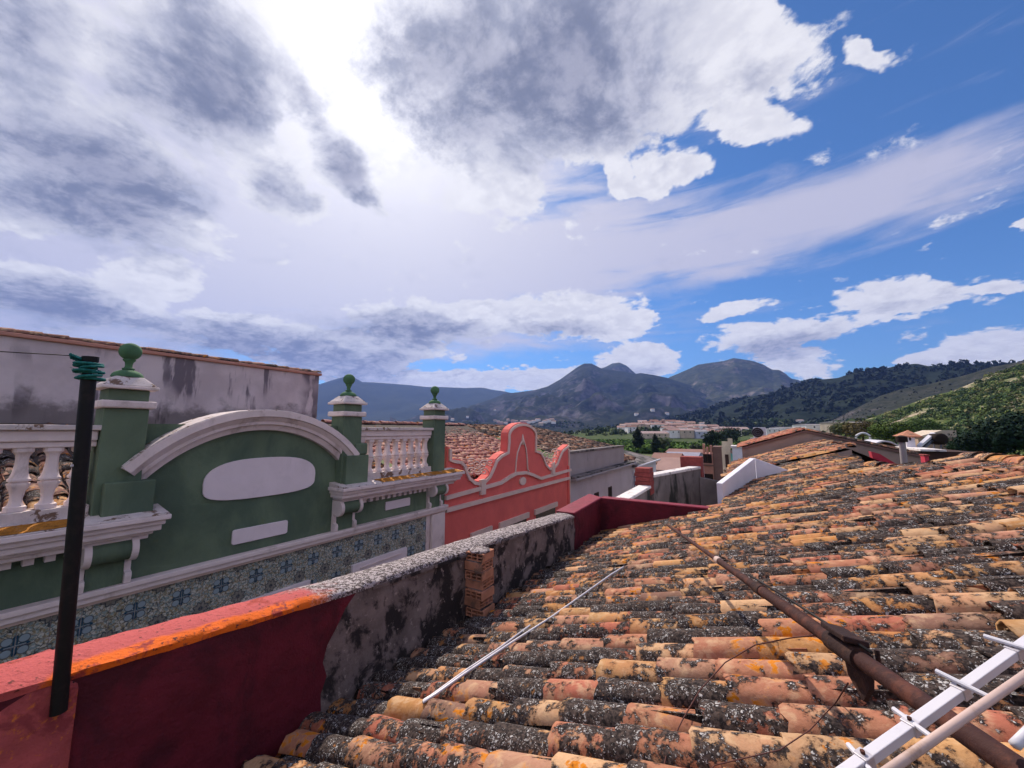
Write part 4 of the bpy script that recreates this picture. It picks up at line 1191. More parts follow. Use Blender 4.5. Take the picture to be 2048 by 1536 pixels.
# ================================================================== TALLER HOUSE BEHIND
XT = -12.0
zt_ = onX(640, 752, XT)[2]; yt_ = onX(636, 790, XT)[1]
th_ = thing('stained_wall_house', 'taller house with bare lilac wall streaked black and capped by tiles', 'house', (XT - 3, 2.0, -8.5))
MB().box((XT - 6, -4.0, -8.5), (XT, yt_, zt_)).build('wall', M['oldwall'], th_)
MB().box((XT - 6.05, -4.02, zt_ + 0.001), (XT + 0.07, yt_ + 0.06, zt_ + 0.085)).build('brick_course', M['pinkwall'], th_, bevel=0.02)
CME = tile_mesh('cap', 6, M['tile_o'], L=0.46, rw=0.15, rt=0.125, th=0.018, hs=0.62)
lay_ridge(th_, (XT - 0.10, yt_ + 0.05, zt_ + 0.10), (0, -1, 0), 32, 0.345, PAL_OLD, (0.45, 0.2), 6, CME, 'cap_tile')
MB().add([(XT - 0.1, -4, zt_ + 0.09), (XT - 0.1, yt_, zt_ + 0.09), (XT - 6, yt_, zt_ + 0.3), (XT - 6, -4, zt_ + 0.3)], [(0, 1, 2, 3)]).build('roof_deck', M['deck'], th_, recalc=False)

# ================================================================== SALMON RED HOUSE
rh = thing('salmon_red_house', 'salmon red house with cream-lined curved gable and iron grilles', 'house', (XF - 3, 11.0, -8.5))
def F_(x, y, d=0.0):
    p = onX(x, y, XF + d); return (XF + d, p[1], p[2])
Y0r, Y1r = 7.20, 14.74
z_low, z_up = -1.91, -1.50
MB().box((XF - 0.35, Y0r, -8.5), (XF, Y1r, -1.62)).build('wall', M['salmon'], rh)
# outline of the gable, left to right, read from the photograph
crown = [(895, 893), (903, 897), (903, 918), (907, 917), (921, 919), (930, 927), (934, 940), (940, 953), (950, 961), (958, 962), (968, 959), (977, 950), (985, 933), (991, 918), (1001, 908), (1014, 902), (1015, 885)]
for i in range(13):
    a = R(180 - 180 * i / 12)
    crown.append((1044 + 29 * math.cos(a) - 0.0, 872 - 27 * math.sin(a)))
crown += [(1072, 901), (1081, 902), (1087, 912), (1092, 926), (1099, 934), (1106, 933), (1113, 925), (1118, 912), (1124, 899), (1136, 889), (1137, 905)]
pts = [F_(x, y) for x, y in crown]
pts = [(p[0], min(max(p[1], Y0r), Y1r), p[2]) for p in pts]
base = [(XF, Y1r, -1.618), (XF, Y0r, -1.618)]
gable = MB().prism(pts + base, (-0.26, 0, 0)).build('gable', M['salmon'], rh)
def strip(name, pp, w, d, mat, parent, out=0.0):
    """moulding following a line on the facade"""
    rings = []
    for i, p in enumerate(pp):
        a = np.array(pp[max(i - 1, 0)]); b_ = np.array(pp[min(i + 1, len(pp) - 1)])
        t = (b_ - a)[1:]; t = t / (np.linalg.norm(t) + 1e-9); nn = np.array([-t[1], t[0]])
        q = np.array(p)
        rings.append([(XF + d0, q[1] + nn[0] * k, q[2] + nn[1] * k) for d0, k in ((-0.0, -w - out), (d, -w - out), (d, -out), (-0.0, -out))])
    return MB().loft(rings).build(name, M[mat], parent, smooth=False)
strip('gable_edging', pts[1:-1], 0.085, 0.05, 'salmon_trim', gable, 0.03)
Yu = [(889, 992), (960, 973), (1000, 962), (1018, 950), (1030, 944), (1050, 942), (1065, 947), (1080, 954), (1140, 937)]
strip('string_course', [F_(x, y) for x, y in Yu], 0.10, 0.07, 'salmon_trim', rh)
strip('string_course', [(XF, Y0r, -1.90), (XF, 10.0, -1.90), (XF, Y1r, -1.90)], 0.10, 0.09, 'salmon_trim', rh)
# round boss
c_ = F_(1044, 962)
MB().prism([(XF + 0.001, c_[1] + 0.20 * math.cos(2 * math.pi * i / 20), c_[2] + 0.13 * math.sin(2 * math.pi * i / 20)) for i in range(20)], (0.05, 0, 0)).build('boss', M['salmon_trim'], rh)
# raised bell-shaped line with finial on the gable
bell = [(1026, 948), (1030, 944), (1031, 925), (1034, 905), (1040, 888), (1044, 880)]
for side_ in (1, -1):
    pp = [F_(1044 + (x - 1044) * (1 if side_ == 1 else -0.72), y + (0 if side_ == 1 else -6)) for x, y in bell]
    MB().tube([np.array(p) + np.array([0.02, 0, 0]) for p in pp], 0.028, 6).build('bell_line', M['salmon_trim'], rh, smooth=True)
MB().tube([np.array(F_(1044, 889)) + np.array([0.03, 0, 0]), np.array(F_(1044, 879)) + np.array([0.03, 0, 0]), np.array(F_(1044.5, 868)) + np.array([0.02, 0, 0])], [0.07, 0.05, 0.01], 8).build('bell_finial', M['salmon_trim'], rh, smooth=True)
for (x, y) in ((963, 965), (1104, 931)):
    c_ = F_(x, y)
    MB().box((XF - 0.02, c_[1] - 0.11, c_[2] - 0.33), (XF + 0.088, c_[1] + 0.11, c_[2] + 0.09)).build('keystone', M['salmon_trim'], rh, bevel=0.01)
# iron grilles in the two dips
def grille(x0, x1, y0, y1, seed):
    rg = random.Random(seed)
    root = None
    for k in range(7):
        cx_, cy_ = x0 + (x1 - x0) * (0.16 + 0.68 * (k % 4) / 3), y0 + (y1 - y0) * (0.28 if k < 4 else 0.60) + rg.uniform(-3, 3)
        pp = []
        s_ = 1 if k % 2 else -1
        for i in range(22):
            a = i * 0.42 * s_; r_ = 10.5 * (1 - i / 26)
            pp.append(np.array(F_(cx_ + r_ * math.cos(a) * 0.9, cy_ + r_ * math.sin(a) * 0.75, -0.06)))
        o = MB().tube(pp, 0.016, 5).build('iron_grille' if root is None else 'scroll_bar', M['salmon_trim'], rh if root is None else root, smooth=True)
        root = root or o
grille(933, 989, 912, 962, 1); grille(1086, 1124, 896, 936, 2)
# window lintels just above our parapet
for (x0, y0, x1, y1) in ((940, 1058, 982, 1048), (997, 1048, 1056, 1030), (1068, 1024, 1113, 1008)):
    a, b_ = F_(x0, y0), F_(x1, y1)
    zt2 = -2.72
    w_ = MB().box((XF + 0.001, a[1], zt2 - 0.17), (XF + 0.06, b_[1], zt2)).build('window', M['salmon_trim'], rh)
    MB().box((XF + 0.001, a[1] + 0.12, zt2 - 2.2), (XF + 0.01, b_[1] - 0.12, zt2 - 0.172)).build('pane', M['glass'], w_)
MB().box((XF - 0.3, Y1r - 0.16, -8.5), (XF + 0.05, Y1r + 0.004, -1.45)).build('corner_pilaster', M['salmon'], rh, bevel=0.01)
MB().box((XF + 0.0, Y1r - 0.03, -8.5), (XF + 0.065, Y1r + 0.03, -0.80)).build('corner_edging', M['salmon_trim'], rh)
tile_field(rh, (XF - 0.55, Y0r + 0.05, -1.36), np.array([-1.0, 0, 0.30]), ALL, 36, 15, lambda P: Y0r < P[1] < Y1r - 0.1 and P[0] > -12.0, PAL_RED, (0.22, 0.1), 0, seed=31, rest_seg=5)
MB().add([(XF - 0.35, Y0r, -1.46), (XF - 0.35, Y1r, -1.46), (-12.1, Y1r, 0.27), (-12.1, Y0r, 0.27)], [(0, 1, 2, 3)]).build('roof_deck', M['deck'], rh, recalc=False)
MB().box((-12.1, Y0r + 0.01, -8.5), (XF - 0.36, Y1r, -1.75)).build('side_wall', M['greywall'], rh)
lay_ridge(rh, (-12.1, 7.3, 0.27), (0, 1, 0), 19, 0.385, PAL_RED, (0.3, 0.1), 15)

# ================================================================== GREY HOUSE NEXT
ry = thing('grey_house', 'grey plastered house with blank parapet and old dark tiled roof past the red gable', 'house', (XF - 3, 19.0, -8.5))
G0, G1 = 14.80, 23.0
MB().box((XF - 0.3, G0, -1.90), (XF - 0.02, G1, -0.98)).build('parapet', M['greywall'], ry)
MB().box((XF - 0.34, G0, -0.978), (XF + 0.03, G1 + 0.04, -0.88)).build('parapet_coping', M['stained'], ry, bevel=0.01)
MB().box((XF - 0.3, G0 + 0.0, -8.5), (XF + 0.0, 24.6, -2.10)).build('wall', M['lilacwall'], ry)
MB().box((XF - 0.3, G0 + 0.02, -2.098), (XF + 0.32, 24.7, -2.0)).build('eave_slab', M['greywall'], ry, bevel=0.02)
MB().box((XF - 0.3, G0 + 0.02, -1.998), (XF + 0.24, 24.7, -1.92)).build('eave_top', M['stained'], ry, bevel=0.02)
for (x0, x1, y0, y1) in ((1188, 1198, 987, 1030), (1216, 1224, 975, 1010)):
    a, b_ = F_(x0, y0), F_(x1, y1)
    w_ = MB().box((XF + 0.0, a[1], a[2] - 1.5), (XF + 0.03, b_[1], a[2])).build('window', M['wood'], ry)
    MB().box((XF + 0.031, a[1] + 0.06, a[2] - 1.45), (XF + 0.036, b_[1] - 0.06, a[2] - 0.06)).build('shutter', M['void'], w_)
tile_field(ry, (XF - 0.5, G0 + 0.05, -0.98), np.array([-1.0, 0, 0.21]), ALL, 39, 18, lambda P: G0 < P[1] < G1 and P[0] > -12.6, PAL_OLD + [((0.55, 0.42, 0.33), 2)], (0.62, 0.2), 0, seed=41, rest_seg=5, jit=1.4)
MB().add([(XF - 0.3, G0, -1.05), (XF - 0.3, G1, -1.05), (-12.7, G1, 0.25), (-12.7, G0, 0.25)], [(0, 1, 2, 3)]).build('roof_deck', M['deck'], ry, recalc=False)
MB().box((-12.7, G0, -8.5), (XF - 0.31, 24.6, -2.2)).build('side_wall', M['greywall'], ry)
lay_ridge(ry, (-12.7, G0, 0.25), (0, 1, 0), 21, 0.385, PAL_OLD, (0.5, 0.2), 16)
tile_field(ry, (XF - 0.05, 23.1, -1.86), np.array([-1.0, 0, 0.26]), ALL, 14, 12, lambda P: 23.0 < P[1] < 26.0 and P[0] > -11, PAL_OLD + [((0.6, 0.42, 0.3), 3)], (0.5, 0.2), 0, seed=42, rest_seg=4, jit=1.4, far_name='lower_roof_tiles')
# ================================================================== WHITE HOUSE WITH GUTTER
wh = thing('white_house', 'narrow white house with grey gutter and downpipe beyond the grey one', 'house', (XF - 2, 28.0, -8.5))
MB().box((XF - 0.3, 24.62, -8.5), (XF + 0.05, 31.5, -2.35)).build('wall', M['whitewash'], wh)
MB().box((-11, 24.62, -8.5), (XF - 0.31, 31.5, -2.6)).build('side_wall', M['greywall'], wh)
MB().hexa([(XF - 3.0, 24.65, -1.5), (XF + 0.30, 24.65, -2.30), (XF + 0.30, 31.5, -2.30), (XF - 3.0, 31.5, -1.5), (XF - 3.0, 24.65, -1.42), (XF + 0.30, 24.65, -2.22), (XF + 0.30, 31.5, -2.22), (XF - 3.0, 31.5, -1.42)]).build('roof', M['stained'], wh)
MB().tube([(XF + 0.36, 24.6, -2.28), (XF + 0.36, 31.5, -2.26)], 0.07, 8).build('gutter', M['white_metal'], wh, smooth=True)
MB().tube([(XF + 0.36, 24.75, -2.32), (XF + 0.12, 24.72, -2.75), (XF + 0.10, 24.70, -3.2), (XF + 0.10, 24.70, -8.4)], 0.045, 8).build('downpipe', M['slate'], wh, smooth=True)
MB().box((XF + 0.051, 26.3, -6.0), (XF + 0.07, 26.9, -3.4)).build('shutter', M['slate'], wh)

# ================================================================== COURT AND WALLS BEYOND THE MAROON RETURN
sw = thing('stained_court_wall', 'black-streaked wall with whitewashed coping and brick piers behind the maroon wall', 'wall', (-2.6, 13.0, -8.5))
XS = -2.75
MB().hexa([(XS - 0.28, 8.5, -8.5), (XS, 8.5, -8.5), (XS, 12.4, -8.5), (XS - 0.28, 12.4, -8.5), (XS - 0.28, 8.5, -1.80), (XS, 8.5, -1.80), (XS, 12.4, -1.78), (XS - 0.28, 12.4, -1.78)]).build('lower_length', M['stained'], sw)
MB().hexa([(XS - 0.33, 8.5, -1.797), (XS + 0.05, 8.5, -1.797), (XS + 0.05, 12.4, -1.777), (XS - 0.33, 12.4, -1.777), (XS - 0.33, 8.5, -1.72), (XS + 0.04, 8.5, -1.72), (XS + 0.04, 12.4, -1.70), (XS - 0.33, 12.4, -1.70)]).build('lower_coping', M['white_coping'], sw, bevel=0.02)
# courses of the near brick pier
pz = -2.0
for k in range(6):
    MB().box((XS - 0.46 + 0.02 * (k % 2), 12.42, pz), (XS + 0.02 - 0.015 * (k % 2), 12.95, pz + 0.13)).build('brick_course', M['brickred'], sw, bevel=0.012)
    pz += 0.137
MB().hexa([(XS - 0.30, 12.9, -8.5), (XS + 0.0, 12.96, -8.5), (XS + 1.05, 16.2, -8.5), (XS + 0.75, 16.2, -8.5), (XS - 0.30, 12.9, -1.52), (XS + 0.0, 12.96, -1.52), (XS + 1.05, 16.2, -1.46), (XS + 0.75, 16.2, -1.46)]).build('upper_length', M['stained'], sw)
MB().hexa([(XS - 0.36, 12.96, -1.517), (XS + 0.03, 12.96, -1.517), (XS + 1.08, 16.2, -1.457), (XS + 0.70, 16.2, -1.457), (XS - 0.36, 12.96, -1.43), (XS + 0.02, 12.96, -1.43), (XS + 1.07, 16.2, -1.36), (XS + 0.70, 16.2, -1.36)]).build('upper_coping', M['white_coping'], sw, bevel=0.02)
MB().box((XS + 0.35, 16.21, -8.5), (XS + 1.10, 16.9, -1.02)).build('far_pier', M['brickred'], sw, bevel=0.015)
MB().hexa([(XS + 1.02, 16.0, -8.5), (-0.45, 16.3, -8.5), (-0.45, 16.6, -8.5), (XS + 1.02, 16.25, -8.5), (XS + 1.02, 16.0, -1.75), (-0.45, 16.3, -2.02), (-0.45, 16.6, -2.02), (XS + 1.02, 16.25, -1.75)]).build('end_length', M['stained'], sw)
MB().box((-1.05, 16.1, -2.02), (-0.50, 16.5, -1.86)).build('end_coping', M['pinkwall'], sw, bevel=0.02)
MB().box((XS, 8.32, -4.2), (0.4, 16.0, -4.0)).build('court_floor', M['greywall'], sw)
ww = thing('white_court_parapet', 'whitewashed parapet bending round the roof corner above the tiles', 'wall', (0.0, 10.5, -8.5))
w0, w1, w2 = np.array([-0.56, 9.15]), np.array([0.06, 11.50]), np.array([0.86, 11.62])
zt0, zt1, zt2 = onX(1447, 963, -0.56)[2], onX(1513, 934, 0.06)[2], -1.02
def wall2(name, p, q, zp, zq, th, mat, zb_=-4.0, zbq=None):
    d = q - p; d = d / np.linalg.norm(d); nn = np.array([-d[1], d[0]]) * th
    return MB().hexa([(*p, zb_), (*q, zb_ if zbq is None else zbq), (*(q + nn), zb_ if zbq is None else zbq), (*(p + nn), zb_), (*p, zp), (*q, zq), (*(q + nn), zq), (*(p + nn), zp)]).build(name, mat, ww, bevel=0.01)
wall2('long_face', w0, w1, zt0, zt1, 0.12, M['whitewash'])
wall2('short_face', w1 + np.array([0.003, -0.001]), w2, zt1 - 0.002, zt2, 0.12, M['whitewash'])

# ================================================================== NEXT ROOFS ON OUR SIDE
nb_ = thing('neighbour_roof_house', 'next house up the street, its brown tiled roof stepping up at a rough verge', 'house', (1.0, 17.0, -8.5))
tile_field(nb_, (-0.75, 13.85, -RH - RS * 0.75 + 0.10), np.array([1.0, 0.0, RS]), ALV, 31, 10, lambda P: -0.7 < P[0] < 2.3 and P[1] < 19.9, PAL_OLD + PAL[:4], (0.50, 0.2), 0, seed=51, rest_seg=5, jit=1.3)
MB().add([(-0.75, 13.8, -RH - RS * 0.75 + 0.05), (2.3, 13.8, -RH + RS * 2.3 + 0.05), (2.3, 19.98, -RH + RS * 2.3 + 0.05), (-0.75, 19.98, -RH - RS * 0.75 + 0.05)], [(0, 1, 2, 3)]).build('roof_deck', M['deck'], nb_, recalc=False)
MB().hexa([(0.42, 13.76, -2.2), (2.32, 13.76, -2.2), (2.32, 13.9, -2.2), (0.42, 13.9, -2.2), (0.42, 13.76, -RH + RS * 0.42 + 0.04), (2.32, 13.76, -RH + RS * 2.32 + 0.04), (2.32, 13.9, -RH + RS * 2.32 + 0.04), (0.42, 13.9, -RH + RS * 0.42 + 0.04)]).build('verge_wall', M['beige'], nb_)
MB().add([(2.3, 13.8, -RH + RS * 2.3 + 0.05), (2.3, 19.98, -RH + RS * 2.3 + 0.05), (5.5, 19.98, -2.2), (5.5, 13.8, -2.2)], [(0, 1, 2, 3)]).build('back_slope', M['deck'], nb_, recalc=False)
MB().box((-0.7, 13.8, -8.5), (5.4, 19.9, -2.3)).build('wall', M['beige'], nb_)
lay_ridge(nb_, (2.3, 13.9, -RH + RS * 2.3 + 0.09), (0, 1, 0), 16, 0.385, PAL_OLD, (0.5, 0.2), 17)

gb = thing('beige_gable_house', 'house showing a bare beige gable wall edged with tiles above the next roof', 'house', (2.5, 23.0, -8.5))
yg = 20.0
gp = [onY(x, y, yg) for x, y in ((1484, 899), (1611, 865), (1690, 882), (1850, 917))]
MB().prism([(gp[0][0], yg, -8.5)] + [tuple(p) for p in gp] + [(gp[3][0], yg, -8.5)], (0, 0.25, 0)).build('gable_wall', M['beige'], gb)
apex, lft, rgt_ = gp[1], gp[0], gp[3]
for nm, p, q, dpt in (('left_slope', lft, apex, 7), ('right_slope', apex, rgt_, 1.6)):
    MB().hexa([(p[0], yg - 0.06, p[2] + 0.004), (q[0], yg - 0.06, q[2] + 0.004), (q[0], yg + dpt, q[2] + 0.004), (p[0], yg + dpt, p[2] + 0.004), (p[0], yg - 0.06, p[2] + 0.09), (q[0], yg - 0.06, q[2] + 0.09), (q[0], yg + dpt, q[2] + 0.09), (p[0], yg + dpt, p[2] + 0.09)]).build(nm, M['brownwall'], gb)
upc = (apex - lft); upc[1] = 0
tile_field(gb, (lft[0] - 0.1, yg + 0.05, lft[2] + 0.10), upc, ALV, 26, 7, lambda P: P[0] < apex[0] - 0.1, [((0.46, 0.16, 0.12), 3), ((0.36, 0.13, 0.10), 3), ((0.5, 0.24, 0.17), 2)], (0.35, 0.15), 0, seed=61, rest_seg=4)
upd = (apex - rgt_); upd[1] = 0
tile_field(gb, (rgt_[0], yg + 0.05, rgt_[2] + 0.10), upd, ALV, 7, 13, lambda P: P[0] > apex[0] + 0.1, PAL_OLD, (0.6, 0.15), 0, seed=62, rest_seg=4, far_name='right_roof_tiles')
MB().box((lft[0] + 0.05, yg + 0.26, -8.5), (rgt_[0] - 0.05, yg + 6.9, -2.6)).build('wall', M['beige'], gb)

# air conditioner on a plinth
ac = thing('air_conditioner', 'white air conditioning unit with dark round fan on a roof plinth', 'air conditioner', onY(1522, 886, 30.0))
def AC(x, y, Y=30.0): return onY(x, y, Y)
p0, p1 = AC(1506, 855), AC(1533, 876)
MB().box((p0[0], 29.9, p1[2]), (p1[0], 30.5, p0[2])).build('casing', M['white_metal'], ac, bevel=0.03)
cx_ = AC(1515, 865)
MB().prism([(cx_[0] + 0.33 * math.cos(2 * math.pi * i / 20), 29.88, cx_[2] + 0.33 * math.sin(2 * math.pi * i / 20)) for i in range(20)], (0, 0.03, 0)).build('fan', M['void'], ac)
for k in range(3):
    MB().prism([(cx_[0] + (0.11 * (k + 1)) * math.cos(2 * math.pi * i / 16), 29.86, cx_[2] + (0.11 * (k + 1)) * math.sin(2 * math.pi * i / 16)) for i in range(16)] + [(cx_[0] + (0.11 * (k + 1) - 0.02) * math.cos(-2 * math.pi * i / 16), 29.86, cx_[2] + (0.11 * (k + 1) - 0.02) * math.sin(-2 * math.pi * i / 16)) for i in range(16)], (0, 0.012, 0)).build('guard_ring', M['slate'], ac)
p2, p3 = AC(1501, 877), AC(1532, 905)
MB().box((p2[0], 29.8, p3[2] - 1), (p3[0], 30.7, p1[2] - 0.004)).build('plinth', M['lilacwall'], ac)

# ================================================================== GROUND, HILLS
GZ = -8.5
def ground_material():
    m, g, b = material('valley_fields')
    p = pos(g)
    n1 = g.noise(p, 0.012, 5, 0.6, 0.5); n2 = g.noise(p, 0.15, 5, 0.65); n3 = g.noise(p, 0.004, 3)
    c = g.mix(g.ss(n1, 0.4, 0.6), (0.050, 0.085, 0.022), (0.11, 0.125, 0.045))
    c = g.mix(g.ss(n2, 0.55, 0.7), c, (0.20, 0.15, 0.085))
    c = g.mix(g.ss(n3, 0.52, 0.62), c, (0.035, 0.055, 0.022))
    g.put(b.inputs['Base Color'], c)
    b.inputs['Roughness'].default_value = 0.95
    return m
M['ground'] = ground_material()
o = MB().add([(-5800, -5800, GZ), (5800, -5800, GZ), (5800, 5800, GZ), (-5800, 5800, GZ)], [(0, 1, 2, 3)]).build('ground', M['ground'], None, recalc=False); structure(o)
M['asphalt'] = plaster('street_asphalt', (0.05, 0.05, 0.05), (0.07, 0.065, 0.06), 0.5, 0.5, 0.6, 1.0, 0, 0.2)
o = MB().box((XF + 0.005, -40, GZ - 0.2), (-3.35, 62, GZ + 0.006)).build('street', M['asphalt'], None); structure(o)

def hill_material(name, green, green2, rock, rock2, sc, rlo, rhi, rough_amt=0.5):
    m, g, b = material(name)
    geo = g.n('ShaderNodeNewGeometry')
    p = geo.outputs['Position']
    n1 = g.noise(p, sc, 7, 0.62, 0.4); n2 = g.noise(p, sc * 6, 6, 0.68); n3 = g.noise(p, sc * 0.35, 3, 0.5)
    slope = g.math('SUBTRACT', 1.0, g.sep(geo.outputs['Normal'])[2])
    gr = g.mix(g.ss(n2, 0.38, 0.62), green, green2)
    rk = g.mix(g.ss(n2, 0.35, 0.65), rock, rock2)
    f = g.math('ADD', g.math('ADD', g.math('MULTIPLY', n1, 0.75), g.math('MULTIPLY', n2, 0.30)), g.math('ADD', g.math('MULTIPLY', slope, rough_amt), g.math('MULTIPLY', g.math('SUBTRACT', n3, 0.5), 0.5)))
    c = g.mix(g.ss(f, rlo, rhi), gr, rk)
    g.put(b.inputs['Base Color'], c)
    b.inputs['Roughness'].default_value = 0.97
    b.inputs['Specular IOR Level'].default_value = 0.05
    g.put(b.inputs['Normal'], g.bump(g.math('ADD', n2, g.noise(p, sc * 22, 4, 0.7)), 0.9, 0.35 / sc * 0.02))
    return m
M['h_far'] = hill_material('far_range', (0.020, 0.030, 0.024), (0.030, 0.040, 0.030), (0.06, 0.06, 0.06), (0.08, 0.075, 0.07), 0.0012, 0.85, 1.1)
M['h_mid'] = hill_material('rocky_mountain', (0.011, 0.017, 0.015), (0.022, 0.028, 0.021), (0.050, 0.047, 0.064), (0.115, 0.105, 0.125), 0.0055, 0.60, 0.80, 0.6)  # albedo lowered to paint in the cloud shadow over this mountain
M['h_mid2'] = hill_material('grassy_mountain', (0.026, 0.034, 0.020), (0.055, 0.060, 0.030), (0.070, 0.064, 0.076), (0.20, 0.17, 0.15), 0.0055, 0.60, 0.80, 0.5)
M['h_dark'] = hill_material('pine_slope', (0.009, 0.016, 0.012), (0.019, 0.027, 0.018), (0.055, 0.050, 0.052), (0.085, 0.072, 0.068), 0.010, 0.78, 1.05)  # dark pine colour, also standing in for cloud shadow on the slope
M['h_rock'] = hill_material('burnt_rocky_slope', (0.022, 0.027, 0.020), (0.042, 0.044, 0.034), (0.085, 0.072, 0.078), (0.15, 0.125, 0.13), 0.022, 0.55, 0.85)
M['h_near'] = hill_material('scrubby_hillside', (0.060, 0.085, 0.026), (0.10, 0.125, 0.040), (0.25, 0.20, 0.13), (0.42, 0.35, 0.27), 0.05, 0.545, 0.68, 0.25)
M['h_mound'] = hill_material('village_mound', (0.045, 0.070, 0.028), (0.085, 0.105, 0.045), (0.19, 0.15, 0.09), (0.25, 0.2, 0.13), 0.03, 0.7, 0.9)

HILLS = []
class Hill:
    def __init__(s, name, ridge, dist, front, mat, amp, nscale, cols=150, rows=34, seed=0.0, power=1.25, back=0.5, zb=GZ, ridge_noise=0.0, smooth=True):
        xs = np.array([p[0] for p in ridge], float); ys = np.array([p[1] for p in ridge], float)
        xx = np.linspace(xs[0], xs[-1], cols)
        yy = np.interp(xx, xs, ys)
        dirs, azs, zr_, rr, ff = [], [], [], [], []
        for x, y in zip(xx, yy):
            d = ray(x, y); h = math.hypot(d[0], d[1])
            D = dist(x) if callable(dist) else dist
            dirs.append((d[0] / h, d[1] / h)); azs.append(math.atan2(d[0], d[1])); rr.append(D); zr_.append(D * d[2] / h)
            ff.append(front(x) if callable(front) else front)
        s.az, s.zr, s.rr, s.ff = np.array(azs), np.array(zr_), np.array(rr), np.array(ff)
        s.amp, s.ns, s.seed, s.power, s.zb, s.back = amp, nscale, seed, power, zb, back
        s.name = name
        V, Q = [], []
        nb2 = 8
        tot = rows + nb2
        for i in range(cols):
            for j in range(tot + 1):
                t = j / rows if j <= rows else 1 + s.back * (j - rows) / nb2
                r_ = s.ff[i] + (s.rr[i] - s.ff[i]) * t
                z = s.height_at(i, t, dirs[i][0] * r_, dirs[i][1] * r_)
                V.append((dirs[i][0] * r_, dirs[i][1] * r_, z))
        k = tot + 1
        for i in range(cols - 1):
            for j in range(tot):
                Q.append((i * k + j, (i + 1) * k + j, (i + 1) * k + j + 1, i * k + j + 1))
        o = arrays(name, V, Q, mat, None, None, smooth)
        structure(o)
        s.obj = o
        HILLS.append(s)
    def height_at(s, i, t, x, y, zr=None):
        zr = s.zr[i] if zr is None else zr
        if t < 0: return s.zb - 2.0
        if t <= 1: f = t ** s.power * (1.0 - 0.12 * math.sin(math.pi * t))
        else: f = max(0.0, 1 - ((t - 1) / s.back) ** 1.3)
        n = mnoise.fractal(Vector((x * s.ns, y * s.ns, s.seed)), 1.0, 2.1, 5)
        n2 = mnoise.ridged_multi_fractal(Vector((x * s.ns * 0.8, y * s.ns * 0.8, s.seed + 5)), 0.9, 2.0, 4, 1.0, 2.0) - 1.0
        w = max(0.0, math.sin(math.pi * min(t, 1.0))) ** 0.8
        return s.zb - 2.0 * (1 - min(1, f * 8)) + (zr - s.zb) * f + s.amp * w * (n * 0.6 + n2 * 0.45)
    def z(s, x, y):
        a = math.atan2(x, y); r_ = math.hypot(x, y)
        if a < s.az[0] or a > s.az[-1]: return -1e9
        zr, rr, ff = np.interp(a, s.az, s.zr), np.interp(a, s.az, s.rr), np.interp(a, s.az, s.ff)
        t = (r_ - ff) / (rr - ff)
        if t < 0 or t > 1 + s.back: return -1e9
        return s.height_at(0, t, x, y, zr)
far_r = [(-500, 800), (100, 790), (400, 785), (560, 786), (641, 768), (669, 759), (686, 754), (700, 751), (712, 755), (718, 764), (752, 765), (818, 770), (854, 774), (884, 774), (928, 776), (966, 775), (986, 780), (1006, 782), (1040, 790), (1100, 800), (1300, 830)]
Hill('far_hills', far_r, 4700, 3000, M['h_far'], 60, 0.0014, 170, 30, 1.0, 1.1, 0.4)
mid_r = [(780, 846), (930, 815), (981, 799), (1009, 787), (1032, 785), (1070, 780), (1095, 773), (1120, 759), (1130, 752), (1155, 734), (1168, 727), (1183, 727), (1201, 736), (1213, 738), (1250, 744), (1271, 748), (1282, 746), (1308, 750), (1336, 756), (1380, 770), (1420, 788), (1480, 815), (1560, 838)]
Hill('back_peak', [(1150, 790), (1200, 737), (1209, 735), (1224, 727), (1239, 725), (1254, 732), (1271, 747), (1300, 765), (1340, 790)], 3900, 3000, M['h_mid2'], 30, 0.003, 60, 20, 9.0)
Hill('rocky_mountain', mid_r, 2900, 1150, M['h_mid'], 105, 0.0042, 260, 70, 2.0, 1.3)
Hill('grassy_mountain', [(1260, 800), (1338, 755), (1371, 741), (1397, 729), (1447, 722), (1468, 716), (1506, 722), (1526, 729), (1544, 739), (1559, 740), (1572, 748), (1582, 757), (1597, 760), (1607, 766), (1680, 790), (1800, 815)], 3300, 2000, M['h_mid2'], 85, 0.004, 180, 56, 3.0, 1.15)
Hill('pine_hill', [(1230, 856), (1300, 848), (1384, 829), (1435, 812), (1460, 804), (1521, 789), (1549, 786), (1574, 776), (1607, 766), (1640, 759), (1676, 756), (1714, 742), (1760, 740), (1791, 732), (1833, 727), (1855, 732), (1897, 730), (1935, 728), (1979, 731), (2048, 726), (2200, 712), (2500, 690)], 1250, lambda x: 640, M['h_dark'], 18, 0.010, 200, 50, 4.0, 1.1)
Hill('rocky_spur', [(1600, 872), (1686, 830), (1760, 792), (1803, 778), (1859, 768), (1939, 748), (1983, 734), (2048, 722), (2200, 700), (2500, 670)], 760, 470, M['h_rock'], 9, 0.02, 130, 34, 5.0, 1.1)
near_r = [(1560, 880), (1640, 868), (1686, 856), (1720, 842), (1764, 828), (1805, 814), (1855, 794), (1905, 782), (1959, 760), (1995, 744), (2048, 729), (2200, 690), (2600, 600)]
Hill('scrub_hillside', near_r, 330, lambda x: 120, M['h_near'], 3.0, 0.035, 150, 44, 6.0, 1.05)
Hill('village_mound', [(1120, 868), (1200, 858), (1270, 852), (1320, 851), (1390, 856), (1480, 862), (1620, 862), (1720, 866)], 470, 285, M['h_mound'], 1.0, 0.02, 80, 26, 7.0, 0.9)

